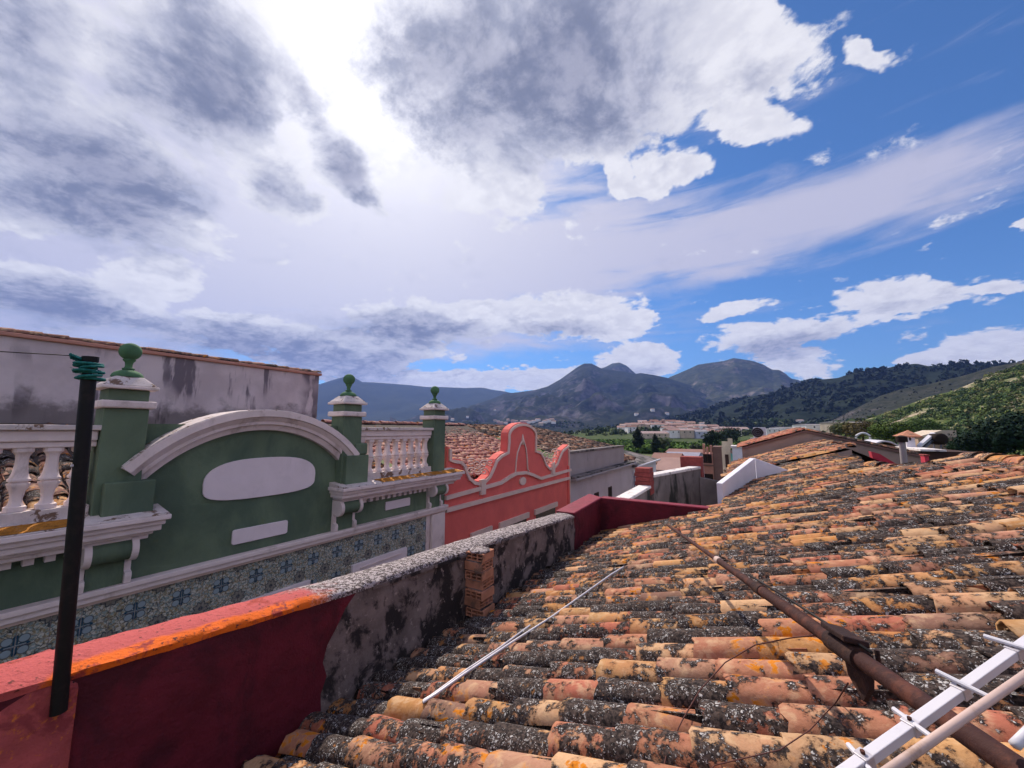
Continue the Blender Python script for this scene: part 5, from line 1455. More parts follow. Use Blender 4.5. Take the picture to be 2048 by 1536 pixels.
def surf(x, y):
    return max([GZ] + [h.z(x, y) for h in HILLS])
def drop(px_, py_, rmin=60.0, rmax=3000.0, only=None):
    """where the ray of a pixel meets the land"""
    d = ray(px_, py_); d = d / math.hypot(d[0], d[1])
    r_ = rmin
    while r_ < rmax:
        x, y = d[0] * r_, d[1] * r_
        if d[2] * r_ <= surf(x, y): return np.array([x, y, surf(x, y)])
        r_ *= 1.008
    return None

# ------------------------------------------------------------------ foliage
def foliage_material(name):
    m, g, b = material(name)
    at = g.n('ShaderNodeAttribute', attribute_name='tc')
    g.put(b.inputs['Base Color'], at.outputs['Color'])
    b.inputs['Roughness'].default_value = 0.8
    b.inputs['Specular IOR Level'].default_value = 0.1
    b.inputs['Subsurface Weight'].default_value = 0.0
    return m
M['leaf'] = foliage_material('foliage')
M['bark'] = plaster('bark', (0.06, 0.042, 0.03), (0.03, 0.02, 0.015), 0.6, 0.5, 0.6, 4.0, 0.5, 0.5)
def clumps(name, ctr, rad, per, leaf, cols, seed, parent=None, org=(0, 0, 0), inner=0.45):
    """many small leaf faces spread through ellipsoid volumes"""
    rg = np.random.default_rng(seed)
    ctr = np.asarray(ctr, float); rad = np.asarray(rad, float); cols = np.asarray(cols, float)
    N = len(ctr)
    d = rg.normal(size=(N, per, 3)); d /= np.linalg.norm(d, axis=2, keepdims=True)
    rr = inner + (1 - inner) * rg.random((N, per, 1)) ** 0.6
    lump = 1 + 0.28 * np.sin(d[..., :1] * 5 + rg.random((N, 1, 1)) * 6) * np.cos(d[..., 1:2] * 4 + rg.random((N, 1, 1)) * 6)
    P = ctr[:, None, :] + d * rr * rad[:, None, :] * lump
    a = rg.normal(size=(N, per, 3)); a /= np.linalg.norm(a, axis=2, keepdims=True)
    b_ = np.cross(a, d + 0.3 * rg.normal(size=(N, per, 3))); b_ /= np.linalg.norm(b_, axis=2, keepdims=True) + 1e-9
    a = np.cross(b_, d); a /= np.linalg.norm(a, axis=2, keepdims=True) + 1e-9
    sz = (np.mean(rad, axis=1)[:, None, None] * leaf) * (0.6 + 0.8 * rg.random((N, per, 1)))
    V = np.stack([P - a * sz - b_ * sz * 0.6, P + a * sz - b_ * sz * 0.5, P + a * sz * 0.8 + b_ * sz * 0.7, P - a * sz * 0.7 + b_ * sz * 0.6], axis=2).reshape(-1, 3)
    Q = np.arange(len(V)).reshape(-1, 4)
    k = (0.6 + 0.8 * rg.random((N, per, 1, 1)))
    cc = np.concatenate([cols[:, None, None, :3] * k * np.ones((N, per, 4, 1)), np.ones((N, per, 4, 1))], axis=3).reshape(-1, 4)
    return arrays(name, V, Q, M['leaf'], parent, cc, False, org)
rgn = np.random.default_rng(77)
# scrub on the near hillside
cs, rs, cl = [], [], []
hill_near = [h for h in HILLS if h.name == 'scrub_hillside'][0]
tries = 0
while len(cs) < 2300 and tries < 20000:
    tries += 1
    x = rgn.uniform(1640, 2120); t = rgn.random() ** 0.8
    d = ray(x, 800); a = math.atan2(d[0], d[1])
    ff, rr_ = np.interp(a, hill_near.az, hill_near.ff), np.interp(a, hill_near.az, hill_near.rr)
    r_ = ff + (rr_ - ff) * t * 1.01
    px_, py_ = math.sin(a) * r_, math.cos(a) * r_
    if mnoise.noise(Vector((px_ * 0.03, py_ * 0.03, 2))) < -0.12 + 0.4 * (rgn.random() - 0.5): continue
    s_ = rgn.uniform(0.5, 1.7)
    z = surf(px_, py_)
    cs.append((px_, py_, z + s_ * 0.35)); rs.append((s_ * 1.15, s_ * 1.15, s_ * 0.85))
    k = rgn.random()
    cl.append(((0.040, 0.072, 0.028) if k < 0.55 else (0.11, 0.15, 0.045) if k < 0.85 else (0.19, 0.18, 0.08)))
stuff(clumps('hillside_scrub', cs, rs, 46, 0.20, cl, 5), 'green scrub and bushes covering the near hillside at right', 'scrub')
# pines and bushes on the darker hills
cs, rs, cl = [], [], []
for nm, n, sm, c0 in (('pine_hill', 4200, 5.0, (0.010, 0.019, 0.013)), ('rocky_spur', 1500, 1.0, (0.026, 0.030, 0.024))):
    h = [q for q in HILLS if q.name == nm][0]
    for i in range(n):
        a = rgn.uniform(max(h.az[0], -0.5), min(h.az[-1], R(32)))
        t = 1 - (rgn.random() ** 1.6) if nm == 'pine_hill' else rgn.random()
        ff, rr_ = np.interp(a, h.az, h.ff), np.interp(a, h.az, h.rr)
        r_ = ff + (rr_ - ff) * t
        x, y = math.sin(a) * r_, math.cos(a) * r_
        if mnoise.noise(Vector((x * 0.012, y * 0.012, 4))) < -0.15: continue
        s_ = sm * (0.35 + 0.95 * rgn.random() ** 2)
        cs.append((x, y, h.z(x, y) + s_ * 0.5)); rs.append((s_, s_, s_ * rgn.uniform(0.9, 1.6))); cl.append(tuple(np.array(c0) * rgn.uniform(0.6, 1.5)))
stuff(clumps('pine_woodland', cs, rs, 12, 0.55, cl, 6), 'dark pine woodland on the hills behind the roofs', 'woodland')
# tree belts in the valley round the villages
cs, rs, cl = [], [], []
for i in range(1500):
    x = rgn.uniform(880, 1720); y = rgn.uniform(845, 872)
    P = drop(x, y, 240, 1500)
    if P is None: continue
    if mnoise.noise(Vector((P[0] * 0.012, P[1] * 0.012, 8))) < -0.05: continue
    s_ = rgn.uniform(1.2, 3.2) * (1.0 if np.hypot(P[0], P[1]) < 600 else 1.6)
    cs.append((P[0], P[1], P[2] + s_ * 0.6)); rs.append((s_, s_, s_ * 1.0))
    cl.append(tuple(np.array((0.032, 0.055, 0.022) if rgn.random() < 0.7 else (0.085, 0.105, 0.045)) * rgn.uniform(0.7, 1.3)))
stuff(clumps('valley_trees', cs, rs, 14, 0.5, cl, 7), 'scattered green trees and hedges in the valley round the village', 'trees')
# orange groves in rows
cs, rs, cl = [], [], []
for i in range(30):
    d0 = 150 + i * 5.0
    for x in np.arange(1090, 1500, 2.2):
        d = ray(x, 880); h = math.hypot(d[0], d[1]); u = d / h
        X, Y = u[0] * d0, u[1] * d0
        on_path = False
        if 1330 < x < 1470 and abs((to_px((X, Y, GZ))[1]) - (882 + (x - 1340) * 0.135)) < 4.5: continue
        if rgn.random() < 0.25: continue
        s_ = rgn.uniform(0.9, 1.45)
        cs.append((X + rgn.normal() * 0.5, Y + rgn.normal() * 0.5, GZ + s_ * 0.75)); rs.append((s_ * 1.1, s_ * 1.1, s_ * 0.9))
        cl.append(tuple(np.array((0.075, 0.135, 0.022)) * rgn.uniform(0.75, 1.3)))
stuff(clumps('orange_grove', cs, rs, 16, 0.42, cl, 8), 'bright green orange grove in rows below the village', 'orchard')
M['track'] = plaster('pale_dirt_track', (0.50, 0.44, 0.40), (0.36, 0.30, 0.25), 0.6, 0.5, 0.65, 0.1, 0, 0.1)
tr = [(1340, 876, 4), (1362, 884, 4), (1392, 890, 5), (1430, 897, 6), (1475, 903, 7), (1540, 910, 9)]
Lf, Rt_ = [], []
for x, y, w in tr:
    Lf.append(onZ(x, y - w / 2, GZ)); Rt_.append(onZ(x, y + w / 2, GZ))
V = [tuple(p + np.array([0, 0, 0.05])) for p in Lf + Rt_]; n = len(tr)
o = MB().add(V, [(i, i + 1, n + i + 1, n + i) for i in range(n - 1)]).build('road', M['track'], None, recalc=False); structure(o)

# ------------------------------------------------------------------ trees one can tell apart
def tree(name, label, base, h, r_, cols, seed, trunk_r=0.2, shape='round', n=26, per=40, leaf=0.22, group=None):
    t = thing(name, label, 'tree', base, group)
    b0_ = np.asarray(base, float)
    rg = np.random.default_rng(seed)
    zc0 = 0.12 if shape == 'spindle' else 0.42
    MB().tube([b0_, b0_ + (0.05 * r_, 0, h * 0.3), b0_ + (0.0, 0.03 * r_, h * 0.75)], [trunk_r, trunk_r * 0.75, trunk_r * 0.3], 8).build('trunk', M['bark'], t, smooth=True)
    if shape == 'round':
        for k in range(4):
            a = k * 1.7 + seed
            MB().tube([b0_ + (0, 0, h * 0.32), b0_ + (r_ * 0.35 * math.cos(a), r_ * 0.35 * math.sin(a), h * 0.5), b0_ + (r_ * 0.7 * math.cos(a), r_ * 0.7 * math.sin(a), h * 0.66)], [trunk_r * 0.5, trunk_r * 0.35, trunk_r * 0.1], 6).build('limb', M['bark'], t, smooth=True)
    cc, rr_, cl_ = [], [], []
    for k in range(n):
        u = rg.random()
        if shape == 'spindle':
            z = h * (0.05 + 0.93 * u); w = r_ * (math.sin(math.pi * min(1, (0.14 + 0.86 * u))) ** 0.75) * (1.0 if u < 0.6 else 1.0)
            w = max(w * 0.72, 0.12 * r_); a = rg.random() * 6.28
            cc.append(b0_ + (w * 0.5 * math.cos(a), w * 0.5 * math.sin(a), z)); rr_.append((w * 0.75, w * 0.75, h * 0.09))
        else:
            d = rg.normal(size=3); d /= np.linalg.norm(d); q = rg.random() ** 0.4
            cc.append(b0_ + np.array([d[0] * r_ * 0.72 * q, d[1] * r_ * 0.72 * q, h * 0.66 + d[2] * h * 0.27 * q])); s_ = r_ * rg.uniform(0.28, 0.46); rr_.append((s_, s_, s_ * 0.85))
        cl_.append(tuple(np.array(cols) * rg.uniform(0.65, 1.4)))
    clumps('crown', cc, rr_, per, leaf, cl_, seed, t, b0_, 0.3)
    return t
def base_at(x, y): return onZ(x, y, GZ)
tree('cypress_tree', 'tall dark cypress standing in the bright grove, the left one of two', base_at(1277, 906), 9.6, 2.9, (0.014, 0.024, 0.012), 3, 0.25, 'spindle', 60, 60, 0.20, 'cypresses in the grove')
tree('cypress_tree', 'dark cypress half hidden behind the feathery palm', base_at(1312, 909), 7.4, 2.2, (0.014, 0.025, 0.014), 4, 0.22, 'spindle', 50, 60, 0.20, 'cypresses in the grove')
tree('round_tree', 'dark round-headed tree on a bare stem above the pink house', base_at(1425, 912), 9.5, 3.6, (0.020, 0.034, 0.018), 5, 0.22, 'round', 26, 46, 0.20)
tree('broad_tree', 'broad dark green tree beside the round one, left of the air conditioner', base_at(1462, 899), 9.5, 6.2, (0.026, 0.042, 0.022), 6, 0.3, 'round', 34, 46, 0.18)
tree('small_tree', 'low grey-green tree by the dirt track above the slate roof', base_at(1395, 908), 3.6, 3.0, (0.045, 0.055, 0.035), 7, 0.12, 'round', 18, 36, 0.22)
pb2 = base_at(1328, 908)
palm = thing('palm_tree', 'feathery grey-green palm in front of the grove', 'tree', pb2)
MB().tube([pb2, pb2 + (0.1, 0, 2.2), pb2 + (0.15, 0, 4.6)], [0.42, 0.34, 0.36], 9).build('trunk', M['bark'], palm, smooth=True)
Vp, Qp, Cp = [], [], []
rgp = np.random.default_rng(12)
top = pb2 + np.array([0.15, 0, 4.6])
for k in range(46):
    a = rgp.random() * 6.28; e0 = rgp.uniform(-0.25, 1.35); L = rgp.uniform(3.0, 4.4)
    hd = np.array([math.cos(a), math.sin(a), 0]); sdv = np.array([-math.sin(a), math.cos(a), 0])
    P = top.copy(); e = e0
    cfr = np.array((0.060, 0.075, 0.040)) * rgp.uniform(0.6, 1.4)
    for j in range(14):
        st_ = L / 14
        Pn = P + (hd * math.cos(e) + UP * math.sin(e)) * st_
        ll = 0.75 * math.sin(math.pi * (0.12 + 0.86 * j / 14)) + 0.1
        for s_ in (-1, 1):
            tip = P + sdv * s_ * ll * 0.8 + hd * ll * 0.5 * math.cos(e) - UP * ll * 0.25
            i0_ = len(Vp); Vp += [P, Pn, tip + (Pn - P) * 0.35, tip]; Qp.append((i0_, i0_ + 1, i0_ + 2, i0_ + 3)); Cp += [(*cfr, 1)] * 4
        P = Pn; e -= 0.155
arrays('crown', Vp, Qp, M['leaf'], palm, Cp, False, pb2)
# dark trees at the foot of the hillside behind our ridge
for k, (x, y, d_, h, r_, lab) in enumerate(((1952, 905, 72, 2.7, 2.8, 'dark bushy tree behind the ridge tiles, left of the two largest'), (1998, 906, 68, 3.7, 3.4, 'largest dark tree at the foot of the hillside behind the ridge'), (2056, 905, 66, 4.6, 3.8, 'dark tree cut by the right edge above the ridge tiles'),
                                          (1895, 884, 100, 3.0, 3.0, 'mid-green tree behind the solar heater tank'), (1790, 880, 105, 4.2, 4.0, 'yellow-green bush above the white canopy'), (1725, 872, 118, 4.0, 4.0, 'brownish olive bush left of the white arch'), (1690, 868, 125, 3.4, 3.6, 'pale olive bush at the far left foot of the hillside'), (1845, 872, 120, 4.2, 4.0, 'green tree above the tiled chimney'))):
    P = ray(x, y); P = P / math.hypot(P[0], P[1]) * d_
    zb2 = max(surf(P[0], P[1]), P[2] - 1.0)
    c_ = ((0.016, 0.034, 0.018), (0.012, 0.028, 0.018), (0.014, 0.032, 0.02), (0.035, 0.06, 0.022), (0.075, 0.115, 0.025), (0.11, 0.085, 0.035), (0.085, 0.095, 0.04), (0.05, 0.085, 0.025))[k]
    tree('hillside_tree', lab, (P[0], P[1], zb2), h, r_, c_, 20 + k, 0.2, 'round', 60, 110, 0.095, 'trees at the foot of the hillside')

# ================================================================== VILLAGES AND MIDDLE-DISTANCE BUILDINGS
def flat(name, c_, var=0.1):
    return plaster(name, c_, tuple(v * 0.7 for v in c_), 0.5, 0.45, 0.7, 0.25, 0.4, 0.05, 0.9, var)
WALLM = {'white': flat('village_white', (0.82, 0.80, 0.80)), 'cream': flat('village_cream', (0.56, 0.46, 0.37)), 'pink': flat('village_pink', (0.54, 0.34, 0.30)), 'ochre': flat('village_ochre', (0.58, 0.34, 0.12)), 'pale blue': flat('village_pale_blue', (0.46, 0.48, 0.60)), 'tan': flat('village_tan', (0.42, 0.29, 0.22))}
ROOFM = {'clay': flat('village_clay_roof', (0.32, 0.20, 0.18)), 'brown': flat('village_brown_roof', (0.24, 0.13, 0.11)), 'grey': flat('village_grey_roof', (0.30, 0.28, 0.31)), 'rose': flat('village_rose_roof', (0.40, 0.29, 0.28))}
def village_house(base, w, dp, h, ang, wallc, roofc, label, group, name='village_house', rise=0.22, windows=2, hip=False):
    t = thing(name, label, 'house', base, group)
    b0_ = np.asarray(base, float)
    ca, sa = math.cos(ang), math.sin(ang)
    def T(x, y, z): return (b0_[0] + x * ca - y * sa, b0_[1] + x * sa + y * ca, b0_[2] + z)
    MB().hexa([T(x, y, z) for z in (-1.5, h) for x, y in ((-w / 2, -dp / 2), (w / 2, -dp / 2), (w / 2, dp / 2), (-w / 2, dp / 2))]).build('wall', WALLM[wallc], t)
    rv = dp * rise; e = 0.3
    r0, r1 = T(-w / 2 - e, 0, h + rv), T(w / 2 + e, 0, h + rv)
    MB().add([T(-w / 2 - e, -dp / 2 - e, h), T(w / 2 + e, -dp / 2 - e, h), T(w / 2 + e, dp / 2 + e, h), T(-w / 2 - e, dp / 2 + e, h), r0, r1], [(0, 1, 5, 4), (2, 3, 4, 5), (0, 4, 3), (1, 2, 5), (3, 2, 1, 0)]).build('roof', ROOFM[roofc], t)
    for k in range(windows):
        x = -w / 2 + w * (k + 0.7) / (windows + 0.4)
        MB().hexa([T(a, b_, z) for z in (h - 1.9, h - 0.8) for a, b_ in ((x - 0.45, -dp / 2 - 0.06), (x + 0.45, -dp / 2 - 0.06), (x + 0.45, -dp / 2 + 0.02), (x - 0.45, -dp / 2 + 0.02))]).build('window', M['glass'], t)
    return t
ORD = 'first second third fourth fifth sixth seventh eighth ninth tenth eleventh twelfth thirteenth fourteenth fifteenth sixteenth seventeenth eighteenth nineteenth twentieth'.split()
rgv = random.Random(9)
facing = math.atan2(RT[1], RT[0])
rows_v = [('top', [(1285, 853), (1297, 854), (1308, 853), (1318, 855), (1340, 853), (1349, 854), (1360, 855), (1371, 855), (1382, 856)]),
          ('upper', [(1258, 858), (1272, 859), (1287, 860), (1301, 860), (1315, 861), (1337, 860), (1350, 861), (1363, 861), (1377, 862), (1398, 862), (1411, 863), (1425, 864), (1442, 865), (1458, 866), (1472, 867), (1486, 867)]),
          ('middle', [(1248, 864), (1262, 866), (1336, 867), (1350, 868), (1364, 868), (1386, 867), (1418, 868), (1432, 869), (1450, 870), (1466, 871)]),
          ('rear', [(1232 + 13.5 * q + (q * 7 % 5), 854 + (q * 5 % 7)) for q in range(20)]),
          ('lower', [(1345, 875), (1358, 875), (1372, 876), (1417, 875), (1441, 877)])]
for rn, lst in rows_v:
    for k, (x, y) in enumerate(lst):
        P = drop(x, y, 250, 700)
        if P is None: continue
        wc = rgv.choice(['white', 'white', 'white', 'white', 'cream', 'pink', 'white'])
        rc = rgv.choice(['clay', 'clay', 'rose', 'brown', 'rose'])
        w = rgv.uniform(7.5, 13)
        village_house(P, w, rgv.uniform(6, 8.5), rgv.uniform(3.6, 6.0), facing + rgv.uniform(-0.35, 0.35), wc, rc,
                      f'{wc} house with {rc} roof, {ORD[k]} from the left in the far village\'s {rn} row', 'houses of the far village')
P = drop(1304, 876, 200, 600); village_house(P, 24, 8, 3.4, facing, 'cream', 'rose', 'long low building with rose roof at the near edge of the far village', None, 'farm_building', windows=5)
P = drop(1384, 874, 200, 600); village_house(P, 5.5, 6, 4.6, facing, 'ochre', 'clay', 'ochre yellow house at the right foot of the far village', None)
P = drop(1400, 877, 200, 600); village_house(P, 9.5, 7, 5.0, facing, 'pale blue', 'grey', 'pale blue house with grey roof beside the ochre one', None)
P = drop(1327, 857, 250, 600)
tw = thing('church_tower', 'square pinkish church tower rising over the far village', 'tower', P)
MB().box((P[0] - 1.9, P[1] - 1.9, P[2] - 2), (P[0] + 1.9, P[1] + 1.9, P[2] + 8.2)).build('shaft', WALLM['pink'], tw)
MB().box((P[0] - 2.15, P[1] - 2.15, P[2] + 8.2), (P[0] + 2.15, P[1] + 2.15, P[2] + 8.7)).build('cornice', WALLM['cream'], tw)
MB().hexa([(P[0] - 2, P[1] - 2, P[2] + 8.7), (P[0] + 2, P[1] - 2, P[2] + 8.7), (P[0] + 2, P[1] + 2, P[2] + 8.7), (P[0] - 2, P[1] + 2, P[2] + 8.7)] + [(P[0] + a * 0.3, P[1] + b_ * 0.3, P[2] + 9.9) for a, b_ in ((-1, -1), (1, -1), (1, 1), (-1, 1))]).build('roof', ROOFM['clay'], tw)
MB().box((P[0] - 0.6, P[1] - 1.95, P[2] + 5.4), (P[0] + 0.6, P[1] - 1.86, P[2] + 7.4)).build('bell_opening', M['void'], tw)
# industrial sheds at the right of the village
for k, (x, y, w, lab) in enumerate(((1580, 868, 30, 'long white shed behind the air conditioner'), (1545, 872, 18, 'white block left of the red tiled ridge in the valley'), (1650, 868, 34, 'long pale shed right of the beige gable\'s apex'), (1690, 866, 20, 'cream shed at the foot of the hillside'))):
    P = drop(x, y, 250, 900)
    village_house(P, w, 10, 5.5, facing + 0.1, 'white' if k < 3 else 'cream', 'grey', lab, 'sheds in the valley', 'valley_shed', 0.05, 4)
# second village at the foot of the rocky mountain
for k in range(18):
    x = 990 + k * 7.0 + rgv.uniform(-2, 2); y = 846 + rgv.uniform(-3, 5)
    P = drop(x, y, 300, 2600)
    if P is None: continue
    s_ = min(1.8, np.hypot(P[0], P[1]) / 600.0)
    wc = rgv.choice(['white', 'white', 'cream', 'pink'])
    village_house(P, 8 * s_ * rgv.uniform(0.8, 1.3), 7 * s_, 4.2 * s_, facing + rgv.uniform(-0.4, 0.4), wc, rgv.choice(['clay', 'rose']),
                  f'{wc} house, {ORD[k]} from the left in the white village behind the salmon gable', 'houses of the white village', windows=0)
# lone houses on the slopes
for k, (x, y, lab) in enumerate(((1273, 832, 'lone white house low on the dark mountain slope'), (1305, 824, 'lone white house uppermost above the church tower'), (1334, 830, 'white cube house in the pines above the village'), (1404, 852, 'white chapel tower at the pine hill foot'), (1600, 848, 'white villa among dark pines above the sheds'),
                                 (905, 845, 'white house in the valley beside the third green pillar'), (935, 838, 'small white house on the flank left of the rocky mountain'), (780, 848, 'pale house in the valley between the green pillars'), (990, 822, 'lone white cottage on the rocky mountain flank'))):
    P = drop(x, y, 300, 3200)
    if P is None: continue
    s_ = min(1.7, np.hypot(P[0], P[1]) / 650.0)
    village_house(P, 7.5 * s_, 6 * s_, 4.5 * s_, facing, 'white', 'rose', lab, 'lone houses on the slopes', 'lone_house', windows=0)

# ------------------------------------------------------------------ houses at the end of the street
def px_box(x0, x1, y0, y1, Y):
    a, b_ = onY(x0, y0, Y), onY(x1, y1, Y)
    return a[0], b_[0], b_[2], a[2]
def gable_house(name, label, x0, x1, yr, ye, Y, dp, wallm, roofm, wins=1):
    """house whose eave faces us: ridge at pixel row yr, eave at pixel row ye"""
    X0, X1, _, zr_ = px_box(x0, x1, yr, ye, Y + dp * 0.5)
    ze = onY((x0 + x1) / 2, ye, Y)[2]
    t = thing(name, label, 'house', ((X0 + X1) / 2, Y + dp / 2, GZ), 'houses at the street end')
    MB().box((X0 + 0.1, Y + 0.15, GZ), (X1 - 0.1, Y + dp, ze)).build('wall', wallm, t)
    MB().add([(X0, Y, ze), (X1, Y, ze), (X1, Y + dp * 0.5, zr_), (X0, Y + dp * 0.5, zr_), (X0, Y + dp, ze), (X1, Y + dp, ze), (X0, Y, ze - 0.12), (X1, Y, ze - 0.12)], [(0, 1, 2, 3), (3, 2, 5, 4), (0, 3, 4), (1, 5, 2), (6, 7, 1, 0)]).build('roof', roofm, t)
    for k in range(wins):
        x = X0 + (X1 - X0) * (k + 0.6) / (wins + 0.2)
        MB().box((x - 0.4, Y + 0.10, ze - 2.0), (x + 0.4, Y + 0.16, ze - 0.7)).build('window', M['glass'], t)
    return t
gable_house('street_end_house', 'house with mauve tiled roof just right of the white gutter house', 1308, 1366, 905, 926, 52, 8, M['cream'], ROOFM['brown'])
gable_house('street_end_house', 'low house with orange-brown tiled roof between the brick piers', 1322, 1398, 914, 942, 40, 8, M['beige'], ROOFM['clay'])
gable_house('street_end_house', 'long shed with blue-grey sheet roof below the small tree', 1335, 1402, 903, 915, 68, 9, M['whitewash'], M['slate'])
gable_house('street_end_house', 'house with tan roof farthest down the street below the track', 1338, 1412, 897, 905, 84, 9, M['cream'], ROOFM['brown'])
gable_house('street_end_house', 'small house with bright red tiled lean-to beside the white house', 1273, 1304, 943, 962, 30, 4, M['greywall'], M['brickred'])
# pink house with ruined top
X0, X1, z0, z1 = px_box(1405, 1452, 892, 975, 50.0)
pk = thing('pink_house', 'pink house with broken parapet and empty window openings closing the street', 'house', ((X0 + X1) / 2, 51.5, GZ), 'houses at the street end')
xm = X0 + (X1 - X0) * 0.46
MB().box((X0, 50.0, GZ), (xm, 53.5, z1 - 0.9)).build('wall', M['pinkwall'], pk)
MB().box((xm + 0.002, 50.25, GZ), (X1, 53.5, z1 - 0.05)).build('side_block', M['brownwall'], pk)
MB().box((X0 - 0.1, 49.9, z1 - 2.3), (xm + 0.05, 50.0, z1 - 2.12)).build('string_course', M['brownwall'], pk)
for k, f in enumerate((0.0, 0.36, 0.74)):
    MB().box((X0 + (xm - X0) * f, 50.02, z1 - 0.9), (X0 + (xm - X0) * (f + 0.22), 50.5, z1 + (0.25, -0.1, 0.1)[k])).build('parapet_stub', M['pinkwall'], pk)
for k, (fx, fz) in enumerate(((0.22, 1.95), (0.68, 1.95), (0.25, 4.2), (0.7, 4.2))):
    w_ = MB().box((X0 + (xm - X0) * fx - 0.22, 49.93, z1 - fz), (X0 + (xm - X0) * fx + 0.22, 50.01, z1 - fz + 1.0)).build('window', M['void'], pk)
# cream and teal house
X0, X1, z0, z1 = px_box(1443, 1466, 896, 975, 42.0)
ct = thing('teal_gable_house', 'cream house with stepped white parapet and teal painted gable side', 'house', ((X0 + X1) / 2, 43.0, GZ), 'houses at the street end')
MB().box((X0, 42.0, GZ), (X1, 42.4, z1)).build('wall', M['cream'], ct)
a, b_ = onY(1466, 905, 41.9), onY(1502, 946, 41.9)
MB().prism([(X1 + 0.003, 41.9, GZ), (X1 + 0.003, 41.9, a[2]), (b_[0], 41.9, b_[2]), (b_[0], 41.9, GZ)], (0, 0.3, 0)).build('teal_gable', M['teal'], ct)
MB().prism([(X1 + 0.004, 41.8, a[2] + 0.01), (X1 + 0.004, 41.8, a[2] + 0.25), (b_[0] + 0.3, 41.8, b_[2] + 0.2), (b_[0] + 0.3, 41.8, b_[2] - 0.08)], (0, 0.5, 0)).build('verge', ROOFM['clay'], ct)
s0_ = onY(1447, 883, 42.0); s1_ = onY(1462, 877, 42.0)
MB().box((X0 + 0.05, 42.0, z1 + 0.002), (X0 + 0.55, 42.35, s0_[2])).build('parapet_stub', M['cream'], ct)
MB().box((X0 + 0.56, 42.0, z1 + 0.002), (X0 + 0.95, 42.35, s1_[2])).build('parapet_stub', M['cream'], ct)
for k in range(2):
    MB().box((X0 + 0.25 + 0.6 * k, 41.95, z1 - 1.9), (X0 + 0.55 + 0.6 * k, 42.01, z1 - 0.6)).build('window', M['wood'], ct)
X0b, X1b, z0b, z1b = px_box(1464, 1486, 895, 925, 39.0)
wb = thing('white_attic_block', 'small white attic block under the left eave of the beige gable house', 'building', ((X0b + X1b) / 2, 39.5, GZ))
MB().box((X0b, 39.0, GZ), (X1b, 41.0, z1b)).build('wall', M['whitewash'], wb)
MB().box((X0b - 0.1, 38.9, z1b + 0.001), (X1b + 0.1, 41.1, z1b + 0.15)).build('coping', M['white_coping'], wb)

# ------------------------------------------------------------------ things behind our ridge
ch = thing('tiled_chimney', 'white chimney with little tiled hood rising behind our roof ridge', 'chimney', onY(1822, 916, 22.5))
def BX(x0, x1, y0, y1, Y): return px_box(x0, x1, y0, y1, Y)
X0, X1, z0, z1 = BX(1812, 1836, 881, 925, 22.5)
MB().box((X0, 22.5, z0 - 3.0), (X1, 23.3, z1)).build('stack', M['whitewash'], ch, bevel=0.01)
for k in (0, 1):
    MB().box((X0 + (X1 - X0 - 0.1) * k, 22.52, z1 + 0.001), (X0 + (X1 - X0 - 0.1) * k + 0.1, 23.28, z1 + 0.17)).build('post', M['whitewash'], ch)
MB().box((X0 + 0.1, 22.6, z1 + 0.002), (X1 - 0.1, 23.2, z1 + 0.15)).build('flue', M['void'], ch)
za = z1 + 0.18
MB().add([(X0 - 0.18, 22.3, za), (X1 + 0.18, 22.3, za), (X1 + 0.18, 23.5, za), (X0 - 0.18, 23.5, za), ((X0 + X1) / 2 + 0.06, 22.9, za + 0.26), (X0 - 0.18, 22.3, za - 0.05), (X1 + 0.18, 22.3, za - 0.05)], [(0, 1, 4), (1, 2, 4), (2, 3, 4), (3, 0, 4), (5, 6, 1, 0)]).build('hood', M['hollow'], ch)
fp = thing('flue_pipe', 'thin grey flue pipe with cowl in front of the white chimney', 'pipe', onY(1808, 926, 15.5))
P = onY(1807, 930, 15.5); Pt = onY(1804, 884, 15.5)
MB().tube([P - UP * 1.5, Pt], 0.075, 10).build('pipe', M['greywall'], fp, smooth=True, auto=50)
MB().lathe(Pt, [(0.0001, 0), (0.13, 0.0), (0.13, 0.16), (0.0001, 0.20)], 12).build('cowl', M['void'], fp, smooth=True, auto=50)
sh_ = thing('solar_water_heater', 'sloping solar panel with black water tank behind the white chimney', 'solar heater', onY(1855, 905, 24.0))
a, b_, c_, d_ = onY(1836, 902, 23.0), onY(1838, 884, 23.4), onY(1868, 868, 24.6), onY(1880, 872, 24.2)
pn = MB().prism([a, onY(1848, 900, 23.0), onY(1880, 872, 24.6), onY(1866, 869, 24.8)], (0.0, 0.05, 0.06)); pn.build('panel', M['glass'], sh_)
MB().prism([onY(1834, 895, 23.0), onY(1842, 895, 23.0), onY(1872, 870, 24.6), onY(1862, 869, 24.8)], (0, 0.02, 0.10)).build('panel_frame', M['white_metal'], sh_)
t0, t1 = onY(1864, 878, 24.6), onY(1884, 878, 24.0)
MB().tube([t0, t0 + (t1 - t0) * 0.06, t1 - (t1 - t0) * 0.06, t1], [0.17, 0.25, 0.25, 0.17], 14).build('tank', M['void'], sh_, smooth=True)
for x in (1868, 1882):
    MB().tube([onY(x, 886, 24.3), onY(x, 912, 24.3)], 0.035, 6).build('leg', M['slate'], sh_)
cn = thing('white_canopy', 'low white vaulted canopy over a dark red wall behind the beige gable', 'canopy', onY(1770, 905, 26.0))
cp = [onY(1740 + 60 * i / 16, 892 - 11 * math.sin(math.pi * i / 16), 26.0) for i in range(17)]
rings = [[tuple(np.array(p) + np.array([0, dy_, 0.0])) for p in cp] + [tuple(np.array(p) + np.array([0, dy_, -0.07])) for p in reversed(cp)] for dy_ in (0, 3.0)]
MB().loft(rings).build('vault', M['white_metal'], cn, smooth=True, auto=40)
X0, X1, z0, z1 = BX(1744, 1797, 893, 915, 26.1)
